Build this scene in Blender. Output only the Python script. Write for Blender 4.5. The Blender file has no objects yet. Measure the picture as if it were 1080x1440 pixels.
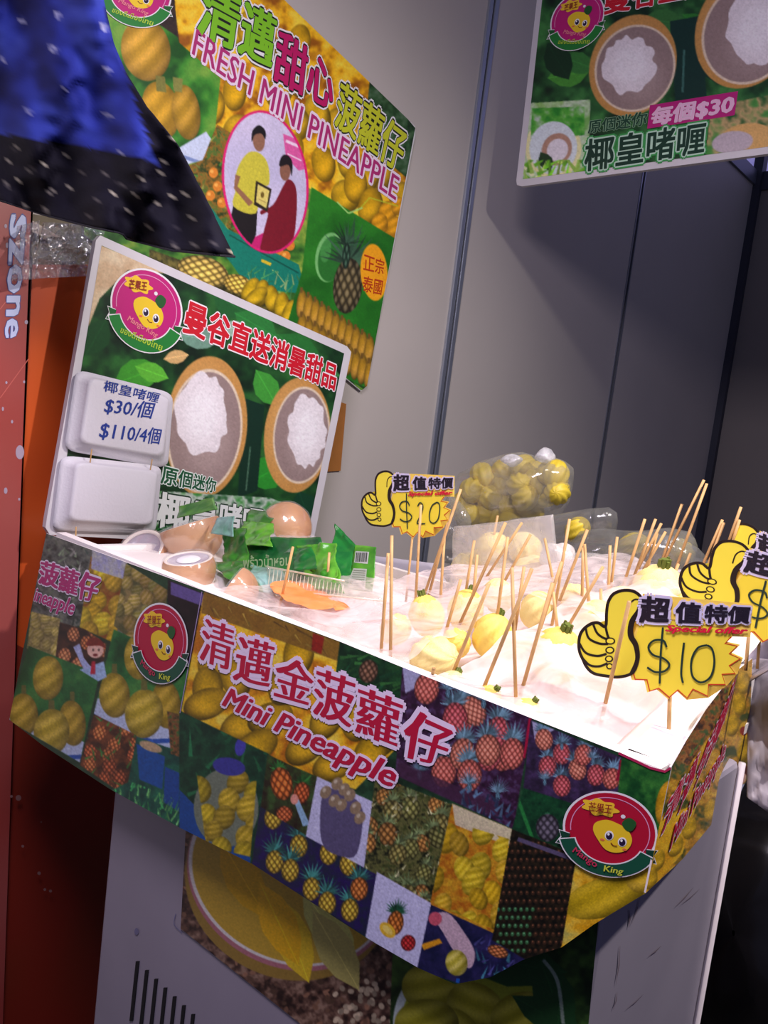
import bpy, bmesh, math, random
import numpy as np
from mathutils import Vector, Matrix, noise as mnoise

# ---------------------------------------------------------------- camera
FPX = 1100.0
_D = np.array([-1336., 10780., FPX]); _D /= np.linalg.norm(_D)          # world "down" seen from the camera
UPc = -_D
_x = np.array([-1200., 0., FPX]); _x[1] = -(_D[0]*_x[0]+_D[2]*_x[2])/_D[1]
Xc = -_x/np.linalg.norm(_x)                                              # along the counter front
Yc = np.cross(UPc, Xc); Yc /= np.linalg.norm(Yc)                         # away from the viewer
if Yc[2] < 0: Yc = -Yc
CAM = np.array([0., 0., 1.15])
scene = bpy.context.scene
COL = scene.collection
cd = bpy.data.cameras.new('camera'); cam = bpy.data.objects.new('camera', cd); COL.objects.link(cam)
cd.sensor_fit = 'VERTICAL'; cd.sensor_height = 24; cd.lens = 24*FPX/1440; cd.clip_start = .01
def _w(c): return Vector((c@Xc, c@Yc, c@UPc))                            # camera axes (x right, y down, z fwd) to world
r_, u_, b_ = _w(np.array([1., 0, 0])), _w(np.array([0, -1., 0])), _w(np.array([0, 0, -1.]))
cam.matrix_world = Matrix(((r_.x, u_.x, b_.x, 0), (r_.y, u_.y, b_.y, 0), (r_.z, u_.z, b_.z, 1.15), (0, 0, 0, 1)))
scene.camera = cam

# ---------------------------------------------------------------- world, lights, exposure
W = bpy.data.worlds.new('world'); scene.world = W; W.use_nodes = True
W.node_tree.nodes['Background'].inputs[0].default_value = (.20, .21, .38, 1)
W.node_tree.nodes['Background'].inputs[1].default_value = .38
def spot(name, loc, tgt, power, col, size, angle, blend):
    l = bpy.data.lights.new(name, 'SPOT'); l.energy = power; l.color = col; l.shadow_soft_size = size
    l.spot_size = math.radians(angle); l.spot_blend = blend
    o = bpy.data.objects.new(name, l); COL.objects.link(o); o.location = loc
    o.rotation_euler = (Vector(tgt)-Vector(loc)).to_track_quat('-Z', 'Y').to_euler(); return o
def area(name, loc, tgt, power, col, size):
    l = bpy.data.lights.new(name, 'AREA'); l.energy = power; l.color = col; l.size = size
    o = bpy.data.objects.new(name, l); COL.objects.link(o); o.location = loc
    o.rotation_euler = (Vector(tgt)-Vector(loc)).to_track_quat('-Z', 'Y').to_euler(); return o
spot('stall_lamp', (-.12, .74, 2.28), (-.46, .78, .95), 30, (1, .87, .78), .03, 54, .7)
spot('stall_flood', (.40, .92, 2.16), (-.95, .85, .75), 88, (1, .92, .88), .03, 106, 1.0)
area('banner_fill', (-.25, -.02, 2.05), (-.5, .6, .95), 18, (.95, .84, 1.0), .4)  # unseen fill light in front of the stall, added to brighten the banner
vs = scene.view_settings
vs.view_transform = 'Standard'; vs.look = 'None'; vs.gamma = 1; vs.use_curve_mapping = False; vs.exposure = 0.0

# ---------------------------------------------------------------- geometry from measured view rays
def ray(x, y):
    d = np.stack([np.asarray(x, float)-540, np.asarray(y, float)-720, np.full(np.shape(x), FPX)], -1)
    return np.stack([d@Xc, d@Yc, d@UPc], -1)
class Plane:
    """a real plane in the stall; at(px) gives the world point where a sight line meets it, off moves it along its normal"""
    def __init__(s, P, n): s.P = np.array(P, float); n = np.array(n, float); s.n = n/np.linalg.norm(n)
    def at(s, x, y, off=0.):
        d = ray(x, y); k = ((s.P+s.n*off-CAM)@s.n)/(d@s.n); return CAM+d*k[..., None]
PX = lambda v: Plane((v, 0, 0), (1, 0, 0))
PY = lambda v: Plane((0, v, 0), (0, -1, 0))
PZ = lambda v: Plane((0, 0, v), (0, 0, 1))
def P3(x, y, pl, off=0.): return Vector(pl.at(float(x), float(y), off))

# ---------------------------------------------------------------- materials
def lin(c):
    c = np.asarray(c, float)/255.
    return np.where(c <= .04045, c/12.92, ((c+.055)/1.055)**2.4)
_M = {}
def mat(name, rgb, rough=.5, metal=0, spec=.5, var=.0, scale=30, bump=0, trans=0, alpha=1, emit=0, rgb2=None, detail=4):
    if name in _M: return _M[name]
    m = bpy.data.materials.new(name); m.use_nodes = True; nt = m.node_tree; b = nt.nodes['Principled BSDF']
    c = tuple(lin(rgb))+(1,)
    b.inputs['Base Color'].default_value = c; b.inputs['Roughness'].default_value = rough
    b.inputs['Metallic'].default_value = metal; b.inputs['Specular IOR Level'].default_value = spec
    if alpha < 1: b.inputs['Alpha'].default_value = alpha
    if trans: b.inputs['Transmission Weight'].default_value = trans
    if emit: b.inputs['Emission Color'].default_value = c; b.inputs['Emission Strength'].default_value = emit
    tc = nt.nodes.new('ShaderNodeTexCoord'); nz = nt.nodes.new('ShaderNodeTexNoise')
    nz.inputs['Scale'].default_value = scale; nz.inputs['Detail'].default_value = detail
    nt.links.new(tc.outputs['Object'], nz.inputs['Vector'])
    if var or rgb2:
        r = nt.nodes.new('ShaderNodeValToRGB'); nt.links.new(nz.outputs['Fac'], r.inputs[0])
        r.color_ramp.elements[0].position = .35; r.color_ramp.elements[1].position = .65
        c2 = tuple(lin(rgb2))+(1,) if rgb2 else tuple(x*(1-var) for x in c[:3])+(1,)
        r.color_ramp.elements[0].color = c2; r.color_ramp.elements[1].color = c
        nt.links.new(r.outputs[0], b.inputs['Base Color'])
        if emit: nt.links.new(r.outputs[0], b.inputs['Emission Color'])
    if bump:
        bp = nt.nodes.new('ShaderNodeBump'); bp.inputs['Strength'].default_value = bump; bp.inputs['Distance'].default_value = .004
        nt.links.new(nz.outputs['Fac'], bp.inputs['Height']); nt.links.new(bp.outputs[0], b.inputs['Normal'])
    _M[name] = m; return m
def film(name, rgb, a, rough=.18, tl=.5, scale=40, lo=.5, gl=.08):
    """thin plastic: see-through, milky and glossy at once"""
    if name in _M: return _M[name]
    m = bpy.data.materials.new(name); m.use_nodes = True; nt = m.node_tree; N = nt.nodes; L = nt.links; N.clear()
    out = N.new('ShaderNodeOutputMaterial'); tr = N.new('ShaderNodeBsdfTransparent'); d = N.new('ShaderNodeBsdfDiffuse')
    t = N.new('ShaderNodeBsdfTranslucent'); g = N.new('ShaderNodeBsdfGlossy'); m1 = N.new('ShaderNodeMixShader'); m2 = N.new('ShaderNodeMixShader'); m3 = N.new('ShaderNodeMixShader')
    c = tuple(lin(rgb))+(1,); d.inputs[0].default_value = c; t.inputs[0].default_value = c; g.inputs[0].default_value = (1, 1, 1, 1); g.inputs['Roughness'].default_value = rough
    tc = N.new('ShaderNodeTexCoord'); nz = N.new('ShaderNodeTexNoise'); nz.inputs['Scale'].default_value = scale; nz.inputs['Detail'].default_value = 5
    nz.inputs['Distortion'].default_value = 1.5
    L.new(tc.outputs['Object'], nz.inputs['Vector'])
    mr = N.new('ShaderNodeMapRange'); mr.inputs[1].default_value = .3; mr.inputs[2].default_value = .7; mr.inputs[3].default_value = a*lo; mr.inputs[4].default_value = min(1, a*(2-lo))
    L.new(nz.outputs['Fac'], mr.inputs[0])
    bp = N.new('ShaderNodeBump'); bp.inputs['Strength'].default_value = .7; bp.inputs['Distance'].default_value = .004; L.new(nz.outputs['Fac'], bp.inputs['Height']); L.new(bp.outputs[0], g.inputs['Normal'])
    m1.inputs[0].default_value = tl; L.new(d.outputs[0], m1.inputs[1]); L.new(t.outputs[0], m1.inputs[2])
    L.new(mr.outputs[0], m2.inputs[0]); L.new(tr.outputs[0], m2.inputs[1]); L.new(m1.outputs[0], m2.inputs[2])
    m3.inputs[0].default_value = gl; L.new(m2.outputs[0], m3.inputs[1]); L.new(g.outputs[0], m3.inputs[2])
    L.new(m3.outputs[0], out.inputs[0]); _M[name] = m; return m
def print_mat(name, rough=.4, spec=.4):
    """printed sheet: colour comes from the sheet's own colour attribute"""
    if name in _M: return _M[name]
    m = bpy.data.materials.new(name); m.use_nodes = True; nt = m.node_tree; b = nt.nodes['Principled BSDF']
    a = nt.nodes.new('ShaderNodeVertexColor'); a.layer_name = 'print'; nt.links.new(a.outputs[0], b.inputs['Base Color'])
    b.inputs['Roughness'].default_value = rough; b.inputs['Specular IOR Level'].default_value = spec
    _M[name] = m; return m

# ---------------------------------------------------------------- object helpers
def link(name, me, mats, parent=None, smooth=False):
    o = bpy.data.objects.new(name, me); COL.objects.link(o)
    for m in (mats if isinstance(mats, (list, tuple)) else [mats]): me.materials.append(m)
    if parent is not None: o.parent = parent
    if smooth: me.shade_smooth()
    return o
def tag(o, label, cat, group=None, kind=None):
    o['label'] = label; o['category'] = cat
    if group: o['group'] = group
    if kind: o['kind'] = kind
    return o
def struct(o): o['kind'] = 'structure'; return o
def thing(name, label, cat, loc, group=None):
    o = bpy.data.objects.new(name, None); COL.objects.link(o); o.location = loc; o.empty_display_size = .02
    return tag(o, label, cat, group)
def mesh(name, vs_, fs, mats, parent=None, smooth=False, mi=None):
    me = bpy.data.meshes.new(name); off = Vector(parent_off(parent))
    me.from_pydata([tuple(Vector(v)-off) for v in vs_], [], fs)
    if mi is not None: me.polygons.foreach_set('material_index', mi)
    me.update(); return link(name, me, mats, parent, smooth)
def parent_off(p):
    off = Vector((0, 0, 0))
    while p is not None: off += p.location; p = p.parent
    return off
def bm_obj(name, bm, mats, parent=None, smooth=False):
    off = parent_off(parent)
    bmesh.ops.translate(bm, vec=-off, verts=bm.verts)
    me = bpy.data.meshes.new(name); bm.to_mesh(me); bm.free(); return link(name, me, mats, parent, smooth)
def add_box(bm, a, b, bev=0):
    r = bmesh.ops.create_cube(bm, size=1); a = Vector(a); b = Vector(b)
    for v in r['verts']: v.co = Vector(((a[i]+b[i])/2+v.co[i]*(b[i]-a[i])) for i in range(3))
    if bev:
        es = list({e for v in r['verts'] for e in v.link_edges})
        bmesh.ops.bevel(bm, geom=es, offset=bev, segments=2, affect='EDGES', profile=.5)
def box(name, a, b, m, parent=None, bev=0):
    bm = bmesh.new(); add_box(bm, a, b, bev); return bm_obj(name, bm, m, parent)
def add_rod(bm, a, b, r0, r1=None, n=8):
    a = Vector(a); b = Vector(b); r1 = r0 if r1 is None else r1; q = (b-a).to_track_quat('Z', 'Y')
    ra = [bm.verts.new(a+q@Vector((math.cos(t)*r0, math.sin(t)*r0, 0))) for t in [2*math.pi*i/n for i in range(n)]]
    rb = [bm.verts.new(b+q@Vector((math.cos(t)*r1, math.sin(t)*r1, 0))) for t in [2*math.pi*i/n for i in range(n)]]
    for i in range(n): bm.faces.new((ra[i], ra[(i+1) % n], rb[(i+1) % n], rb[i]))
    bm.faces.new(ra[::-1]); bm.faces.new(rb)
def rod(name, a, b, r0, m, parent=None, r1=None, n=8):
    bm = bmesh.new(); add_rod(bm, a, b, r0, r1, n); return bm_obj(name, bm, m, parent, True)
def slab(name, pts, pl, thick, m, parent=None, off=0.):
    """solid thin sheet: the outline on its plane, given real thickness behind its face"""
    F = [P3(x, y, pl, off) for x, y in pts]; n = Vector(pl.n)*thick; n_ = len(F)
    bm = bmesh.new(); a = [bm.verts.new(p) for p in F]; b = [bm.verts.new(p-n) for p in F]
    f = bm.faces.new(a); f2 = bm.faces.new(b[::-1])
    for i in range(n_): bm.faces.new((a[i], b[i], b[(i+1) % n_], a[(i+1) % n_]))
    bmesh.ops.triangulate(bm, faces=[f, f2]); bmesh.ops.recalc_face_normals(bm, faces=bm.faces)
    return bm_obj(name, bm, m, parent)
def grid_mesh(name, V, m, parent=None, colors=None, smooth=True):
    """V is (rows, cols, 3) world points"""
    R, Cn = V.shape[:2]; off = np.array(parent_off(parent)); me = bpy.data.meshes.new(name)
    co = (V.reshape(-1, 3)-off).astype(np.float32)
    i = np.arange(R*Cn).reshape(R, Cn); q = np.stack([i[:-1, :-1], i[1:, :-1], i[1:, 1:], i[:-1, 1:]], -1).reshape(-1, 4)
    me.vertices.add(len(co)); me.vertices.foreach_set('co', co.ravel())
    me.loops.add(q.size); me.loops.foreach_set('vertex_index', q.ravel().astype(np.int32))
    me.polygons.add(len(q)); me.polygons.foreach_set('loop_start', np.arange(0, q.size, 4, dtype=np.int32))
    me.update(calc_edges=True)
    if colors is not None:
        a = me.color_attributes.new('print', 'FLOAT_COLOR', 'POINT')
        c = np.ones((R*Cn, 4), np.float32); c[:, :3] = lin(colors.reshape(-1, 3)); a.data.foreach_set('color', c.ravel())
    me.validate(); return link(name, me, m, parent, smooth)
def polyline(pts, n):
    p = np.array(pts, float); d = np.r_[0, np.cumsum(np.hypot(*np.diff(p, axis=0).T))]; s = np.linspace(0, d[-1], n)
    return np.stack([np.interp(s, d, p[:, 0]), np.interp(s, d, p[:, 1])], -1)
def print_sheet(name, cv, top, bot, pl, off, parent, step=1.35, nc=None):
    """printed face: a fine sheet between two edges, coloured from its artwork"""
    t = polyline(top, 2000); b = polyline(bot, 2000)
    w = max(np.hypot(*np.diff(t, axis=0).T).sum(), np.hypot(*np.diff(b, axis=0).T).sum()); h = np.hypot(*(t-b).T).max()
    nc = int(w/step); nr = int(h/step); t = polyline(top, nc); b = polyline(bot, nc)
    k = np.linspace(0, 1, nr)[:, None, None]; px = t[None]*(1-k)+b[None]*k
    V = pl.at(px[..., 0], px[..., 1], off) if isinstance(pl, Plane) else pl(px[..., 0], px[..., 1], off)
    return grid_mesh(name, V, print_mat('glossy_print'), parent, cv.sample(px[..., 0], px[..., 1]), False)

# ---------------------------------------------------------------- artwork painter (for the printed sheets)
RNG = np.random.default_rng(7)
class Art:
    def __init__(s, x0, y0, x1, y1, bg):
        s.x0, s.y0 = x0, y0; s.S = 1.0
        s.img = np.zeros((int(y1-y0)+1, int(x1-x0)+1, 3)); s.img[:] = bg; s.clip = None
        s.Y, s.X = np.mgrid[0:s.img.shape[0], 0:s.img.shape[1]].astype(float); s.X += x0; s.Y += y0
    def _b(s, a, b, c, d):
        H, W_ = s.img.shape[:2]
        return (slice(max(0, int(b-s.y0)-2), max(0, min(H, int(d-s.y0)+3))), slice(max(0, int(a-s.x0)-2), max(0, min(W_, int(c-s.x0)+3))))
    def put(s, sl, al, col):
        if s.clip is not None: al = al*s.clip[sl]
        s.img[sl] = s.img[sl]*(1-al[..., None])+np.asarray(col, float)*al[..., None]
    def mask(s, pts, sl):
        X, Y = s.X[sl], s.Y[sl]; cov = np.zeros(X.shape)
        for ox, oy in ((-.25, -.25), (.25, -.25), (-.25, .25), (.25, .25)):
            ins = np.zeros(X.shape, bool); n = len(pts)
            for i in range(n):
                ax, ay = pts[i]; bx, by = pts[(i+1) % n]
                if ay == by: continue
                c = ((ay > Y+oy) != (by > Y+oy)) & (X+ox < (bx-ax)*(Y+oy-ay)/(by-ay)+ax); ins ^= c
            cov += ins*.25
        return cov
    def poly(s, pts, col, al=1.):
        a = np.array(pts, float); sl = s._b(a[:, 0].min(), a[:, 1].min(), a[:, 0].max(), a[:, 1].max())
        if s.X[sl].size: s.put(sl, s.mask(pts, sl)*al, col)
    def setclip(s, pts):
        s.clip = None
        if pts is not None:
            c = s.mask(pts, (slice(None), slice(None))); s.clip = c
    def uv(s, sl, cx, cy, rx, ry, ang):
        a = math.radians(ang); dx, dy = s.X[sl]-cx, s.Y[sl]-cy
        return (dx*math.cos(a)+dy*math.sin(a))/rx, (-dx*math.sin(a)+dy*math.cos(a))/ry
    def ell(s, cx, cy, rx, ry, ang=0, col=(255, 255, 255), al=1., soft=0):
        R = max(rx, ry)+2; sl = s._b(cx-R, cy-R, cx+R, cy+R)
        if not s.X[sl].size: return
        u, v = s.uv(sl, cx, cy, rx, ry, ang); d = np.hypot(u, v)
        s.put(sl, np.clip((1-d)*(min(rx, ry) if not soft else 1/soft), 0, 1)*al, col)
    def line(s, pts, w, col, al=1.):
        for (ax, ay), (bx, by) in zip(pts[:-1], pts[1:]):
            l = math.hypot(bx-ax, by-ay) or 1; nx, ny = -(by-ay)/l*w/2, (bx-ax)/l*w/2
            s.poly([(ax+nx, ay+ny), (bx+nx, by+ny), (bx-nx, by-ny), (ax-nx, ay-ny)], col, al)
    def fruit(s, cx, cy, rx, ry, ang=0, col=(240, 205, 70), k=4.5, stem=None, dark=.34):
        """peeled mini pineapple: an egg with slanting grooves"""
        R = max(rx, ry)+2; sl = s._b(cx-R, cy-R, cx+R, cy+R)
        if not s.X[sl].size: return
        u, v = s.uv(sl, cx, cy, rx, ry, ang); d = np.hypot(u, v)
        g = np.sin((v+u*.5)*k*math.pi/1.2+u*u*1.2); sh = 1-dark*d**2.4+.10*(-u-v)
        c = np.asarray(col, float)[None, None]*(np.clip(sh*(.92+.10*g), .15, 1.15))[..., None]
        c[..., 2] *= (.8+.2*g)
        s.put2(sl, np.clip((1-d)*min(rx, ry), 0, 1), c)
        if stem: s.poly([(cx-rx*.18, cy-ry*.95), (cx+rx*.18, cy-ry*.95), (cx+rx*.15, cy-ry*1.35), (cx-rx*.15, cy-ry*1.35)], stem)
    def put2(s, sl, al, c):
        if s.clip is not None: al = al*s.clip[sl]
        s.img[sl] = s.img[sl]*(1-al[..., None])+np.clip(c, 0, 255)*al[..., None]
    def pine(s, cx, cy, rx, ry, ang=0, col=(200, 120, 60), leaf=(60, 110, 90), n=11, L=1.3, crown=1, k=5):
        a0 = math.radians(ang-90)
        bx, by = cx+math.cos(a0)*ry*.8, cy+math.sin(a0)*ry*.8
        if crown:
            for i in range(n):
                t = a0+(i/(n-1)-.5)*2.9; l = ry*L*(1-.35*abs(i/(n-1)-.5)*2)*(.8+.4*RNG.random()); w = rx*.14+.8
                sh = .55+.75*RNG.random(); ex, ey = bx+math.cos(t)*l, by+math.sin(t)*l; px_, py_ = -math.sin(t)*w, math.cos(t)*w
                s.poly([(bx+px_, by+py_), (ex, ey), (bx-px_, by-py_)], np.clip(np.array(leaf)*sh, 0, 255))
        R = max(rx, ry)+2; sl = s._b(cx-R, cy-R, cx+R, cy+R)
        if not s.X[sl].size: return
        u, v = s.uv(sl, cx, cy, rx, ry, ang); d = np.hypot(u, v); q = np.arcsin(np.clip(u, -1, 1))
        e = np.sin((q+v)*k)*np.sin((q-v)*k); sh = (1-.5*d**3)*(.55+.65*np.clip(np.abs(e)*1.6, 0, 1))
        c = np.asarray(col, float)[None, None]*sh[..., None]+np.clip(np.abs(e)*2-1, 0, 1)[..., None]*34
        s.put2(sl, np.clip((1-d)*min(rx, ry), 0, 1), c)
    def noise(s, pts, cols, sc=8, seed=1, al=1.):
        a = np.array(pts, float); sl = s._b(a[:, 0].min(), a[:, 1].min(), a[:, 0].max(), a[:, 1].max())
        X, Y = s.X[sl], s.Y[sl]
        if not X.size: return
        r = np.random.default_rng(seed); f = np.zeros(X.shape)
        for o, w in ((1, .5), (2, .3), (4, .2)):
            g = r.random((64, 64)); x = X/sc*o; y = Y/sc*o; xi = np.floor(x).astype(int); yi = np.floor(y).astype(int); fx = x-xi; fy = y-yi
            fx = fx*fx*(3-2*fx); fy = fy*fy*(3-2*fy); G = lambda i, j: g[i % 64, j % 64]
            f += w*((G(yi, xi)*(1-fx)+G(yi, xi+1)*fx)*(1-fy)+(G(yi+1, xi)*(1-fx)+G(yi+1, xi+1)*fx)*fy)
        f = np.clip((f-.25)/.5, 0, .999)*(len(cols)-1); i = f.astype(int); cc = np.array(cols, float); t = (f-i)[..., None]
        c = cc[i]*(1-t)+cc[np.minimum(i+1, len(cols)-1)]*t
        s.put2(sl, s.mask(pts, sl)*al, c)
    def blades(s, pts, cols, n, L, w=1.6, a0=-90, spread=80, seed=3):
        r = np.random.default_rng(seed); a = np.array(pts, float); lo, hi = a.min(0), a.max(0); old = s.clip
        full = s.mask(pts, (slice(None), slice(None))); s.clip = full if old is None else full*old
        for i in range(n):
            x, y = lo+(hi-lo)*r.random(2); t = math.radians(a0+(r.random()-.5)*2*spread); l = L*(.5+r.random())
            nx, ny = -math.sin(t)*w, math.cos(t)*w; c = np.array(cols[r.integers(len(cols))], float)*(.7+.6*r.random())
            s.poly([(x+nx, y+ny), (x+math.cos(t)*l, y+math.sin(t)*l), (x-nx, y-ny)], np.clip(c, 0, 255))
        s.clip = old
    def leaf(s, x, y, L, w, ang, col):
        t = math.radians(ang); c, sn = math.cos(t), math.sin(t); P = []
        for k in (0, .25, .5, .75, 1, .75, .5, .25):
            sg = 1 if len(P) < 5 else -1; ww = w*math.sin(math.pi*k)**.8*sg if 0 < k < 1 else 0
            P.append((x+c*L*k-sn*ww, y+sn*L*k+c*ww))
        s.poly(P, col); s.line([(x, y), (x+c*L, y+sn*L)], 1, np.array(col)*1.25)
    def cluster(s, pts, r, n, cols, kind='fruit', seed=5, leaf=(60, 110, 90), asp=1.2, crown=1):
        q = np.random.default_rng(seed); a = np.array(pts, float); lo, hi = a.min(0), a.max(0); old = s.clip
        full = s.mask(pts, (slice(None), slice(None))); s.clip = full if old is None else full*old
        P = []
        for i in range(n*12):
            p = lo+(hi-lo)*q.random(2)
            if all(np.hypot(*(p-o)) > r*1.25 for o in P): P.append(p)
            if len(P) >= n: break
        P.sort(key=lambda p: p[1])
        for p in P:
            c = np.array(cols[q.integers(len(cols))], float)*(.85+.25*q.random()); rr = r*(.85+.3*q.random())
            if kind == 'fruit': s.fruit(p[0], p[1], rr, rr*asp, q.random()*60-30, c)
            else: s.pine(p[0], p[1], rr, rr*asp, q.random()*50-25, c, leaf, 9, 1.2, crown, 4.5)
        s.clip = old
    def grain(s, k, seed=9):
        r = np.random.default_rng(seed); n = r.normal(0, 1, s.img.shape[:2]); n = (n+np.roll(n, 1, 0)+np.roll(n, 1, 1)+np.roll(n, (1, 1), (0, 1)))/2
        s.img = np.clip(s.img*(1+k*n[..., None])+5, 0, 255)
    def sample(s, x, y):
        H, W_ = s.img.shape[:2]; u = np.clip(x-s.x0, 0, W_-1.001); v = np.clip(y-s.y0, 0, H-1.001)
        i = u.astype(int); j = v.astype(int); fu = (u-i)[..., None]; fv = (v-j)[..., None]; I = s.img
        return (I[j, i]*(1-fu)+I[j, i+1]*fu)*(1-fv)+(I[j+1, i]*(1-fu)+I[j+1, i+1]*fu)*fv

# ---------------------------------------------------------------- lettering
def homog(src, dst):
    A = []; B = []
    for (x, y), (u, v) in zip(src, dst):
        A.append([x, y, 1, 0, 0, 0, -u*x, -u*y]); B.append(u); A.append([0, 0, 0, x, y, 1, -v*x, -v*y]); B.append(v)
    h = np.linalg.solve(np.array(A, float), np.array(B, float)); H = np.r_[h, 1].reshape(3, 3)
    def f(p):
        q = np.c_[p, np.ones(len(p))]@H.T; return q[:, :2]/q[:, 2:]
    return f
_T = {}
def glyphs(body, shear=0):
    k = (body, shear)
    if k in _T: return _T[k]
    c = bpy.data.curves.new('t', 'FONT'); c.body = body; c.size = 1; c.resolution_u = 2; c.fill_mode = 'FRONT'; c.shear = shear
    o = bpy.data.objects.new('t', c); COL.objects.link(o)
    me = bpy.data.meshes.new_from_object(o.evaluated_get(bpy.context.evaluated_depsgraph_get()))
    v = np.array([x.co[:2] for x in me.vertices]).reshape(-1, 2); me.calc_loop_triangles(); t = np.array([tuple(x.vertices) for x in me.loop_triangles])
    bpy.data.objects.remove(o); bpy.data.curves.remove(c); bpy.data.meshes.remove(me)
    _T[k] = (v, t); return v, t
def lettering(body, quad, pl, off, cols, parent, bold=(.02, .008), lines=((.055, 1),), shear=0, name='lettering', squash=None):
    """flat printed words; quad = corners TL,TR,BR,BL of the inked area; lines = outlines (width, material index) from outside in"""
    v, t = glyphs(body, shear)
    if len(v) == 0: return None
    lo, hi = v.min(0), v.max(0); H = homog([(lo[0], hi[1]), (hi[0], hi[1]), (hi[0], lo[1]), (lo[0], lo[1])], quad)
    VV = []; FF = []; MI = []; n = 0
    z = 0
    def layer(dx, dy, mi):
        nonlocal n, z
        p = H(v+np.array([dx, dy])); VV.append(pl.at(p[:, 0], p[:, 1], off+z)); FF.append(t+n); MI.extend([mi]*len(t)); n += len(v); z += .00003
    for wd, mi in lines:
        for k in range(10):
            a = 2*math.pi*k/10; layer(math.cos(a)*wd, math.sin(a)*wd, mi)
        z += .00006
    for dx in ((-bold[0], 0, bold[0]) if bold[0] else (0,)):
        for dy in ((-bold[1], bold[1]) if bold[1] else (0,)): layer(dx, dy, 0)
    V = np.concatenate(VV); F = np.concatenate(FF)
    mats = [mat('ink_%d_%d_%d' % tuple(c), c, .45) for c in cols]
    return mesh(name, V, [tuple(int(i) for i in f) for f in F], mats, parent, mi=MI)
def smooth_pts(p, n=6, closed=False):
    p = [np.array(q, float) for q in p]; m = len(p); out = []
    for i in range(m if closed else m-1):
        g = (lambda j: p[j % m]) if closed else (lambda j: p[min(max(j, 0), m-1)])
        a, b, c, d = g(i-1), g(i), g(i+1), g(i+2)
        for k in range(n):
            t = k/n; out.append(.5*((2*b)+(-a+c)*t+(2*a-5*b+4*c-d)*t*t+(-a+3*b-3*c+d)*t**3))
    if not closed: out.append(p[-1])
    return [tuple(q) for q in out]
class Flat:
    """collects flat inked shapes (in artwork units) laid on a sheet; build() makes one mesh"""
    def __init__(s, pl, f=lambda p: p): s.pl = pl; s.f = f; s.V = []; s.F = []; s.M = []; s.mats = []; s.n = 0
    def _m(s, c):
        m = mat('ink_%d_%d_%d' % tuple(c), c, .45)
        if m not in s.mats: s.mats.append(m)
        return s.mats.index(m)
    def add(s, pts, tris, off, col):
        p = np.array(s.f(np.array(pts, float))); s.V.append(s.pl.at(p[:, 0], p[:, 1], off)); k = s._m(col)
        for t in tris: s.F.append(tuple(i+s.n for i in t)); s.M.append(k)
        s.n += len(pts)
    def poly(s, pts, off, col): s.add(pts, [tuple(range(len(pts)))], off, col)
    def stroke(s, pts, w, off, col, closed=False, taper=0):
        p = np.array(pts, float)
        if closed: p = np.r_[p, p[:1]]
        d = np.gradient(p, axis=0); l = np.hypot(*d.T)[:, None]+1e-9; nrm = np.c_[-d[:, 1], d[:, 0]]/l*w/2; n = len(p)
        if taper: nrm = nrm*(1-taper*np.abs(np.linspace(-1, 1, n))**2)[:, None]
        s.add(np.r_[p+nrm, p-nrm], [(i, i+1, n+i+1, n+i) for i in range(n-1)], off, col)
    def ell(s, cx, cy, rx, ry, off, col, ang=0, n=32):
        a = math.radians(ang); P = []
        for i in range(n):
            t = 2*math.pi*i/n; x, y = math.cos(t)*rx, math.sin(t)*ry; P.append((cx+x*math.cos(a)-y*math.sin(a), cy+x*math.sin(a)+y*math.cos(a)))
        s.poly(P, off, col)
    def build(s, name, parent): return mesh(name, np.concatenate(s.V), s.F, s.mats, parent, mi=s.M)
def affine(src, dst):
    A = np.array([[x, y, 1] for x, y in src], float); M = np.linalg.solve(A, np.array(dst, float))
    return lambda p: np.c_[p, np.ones(len(p))]@M

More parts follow.
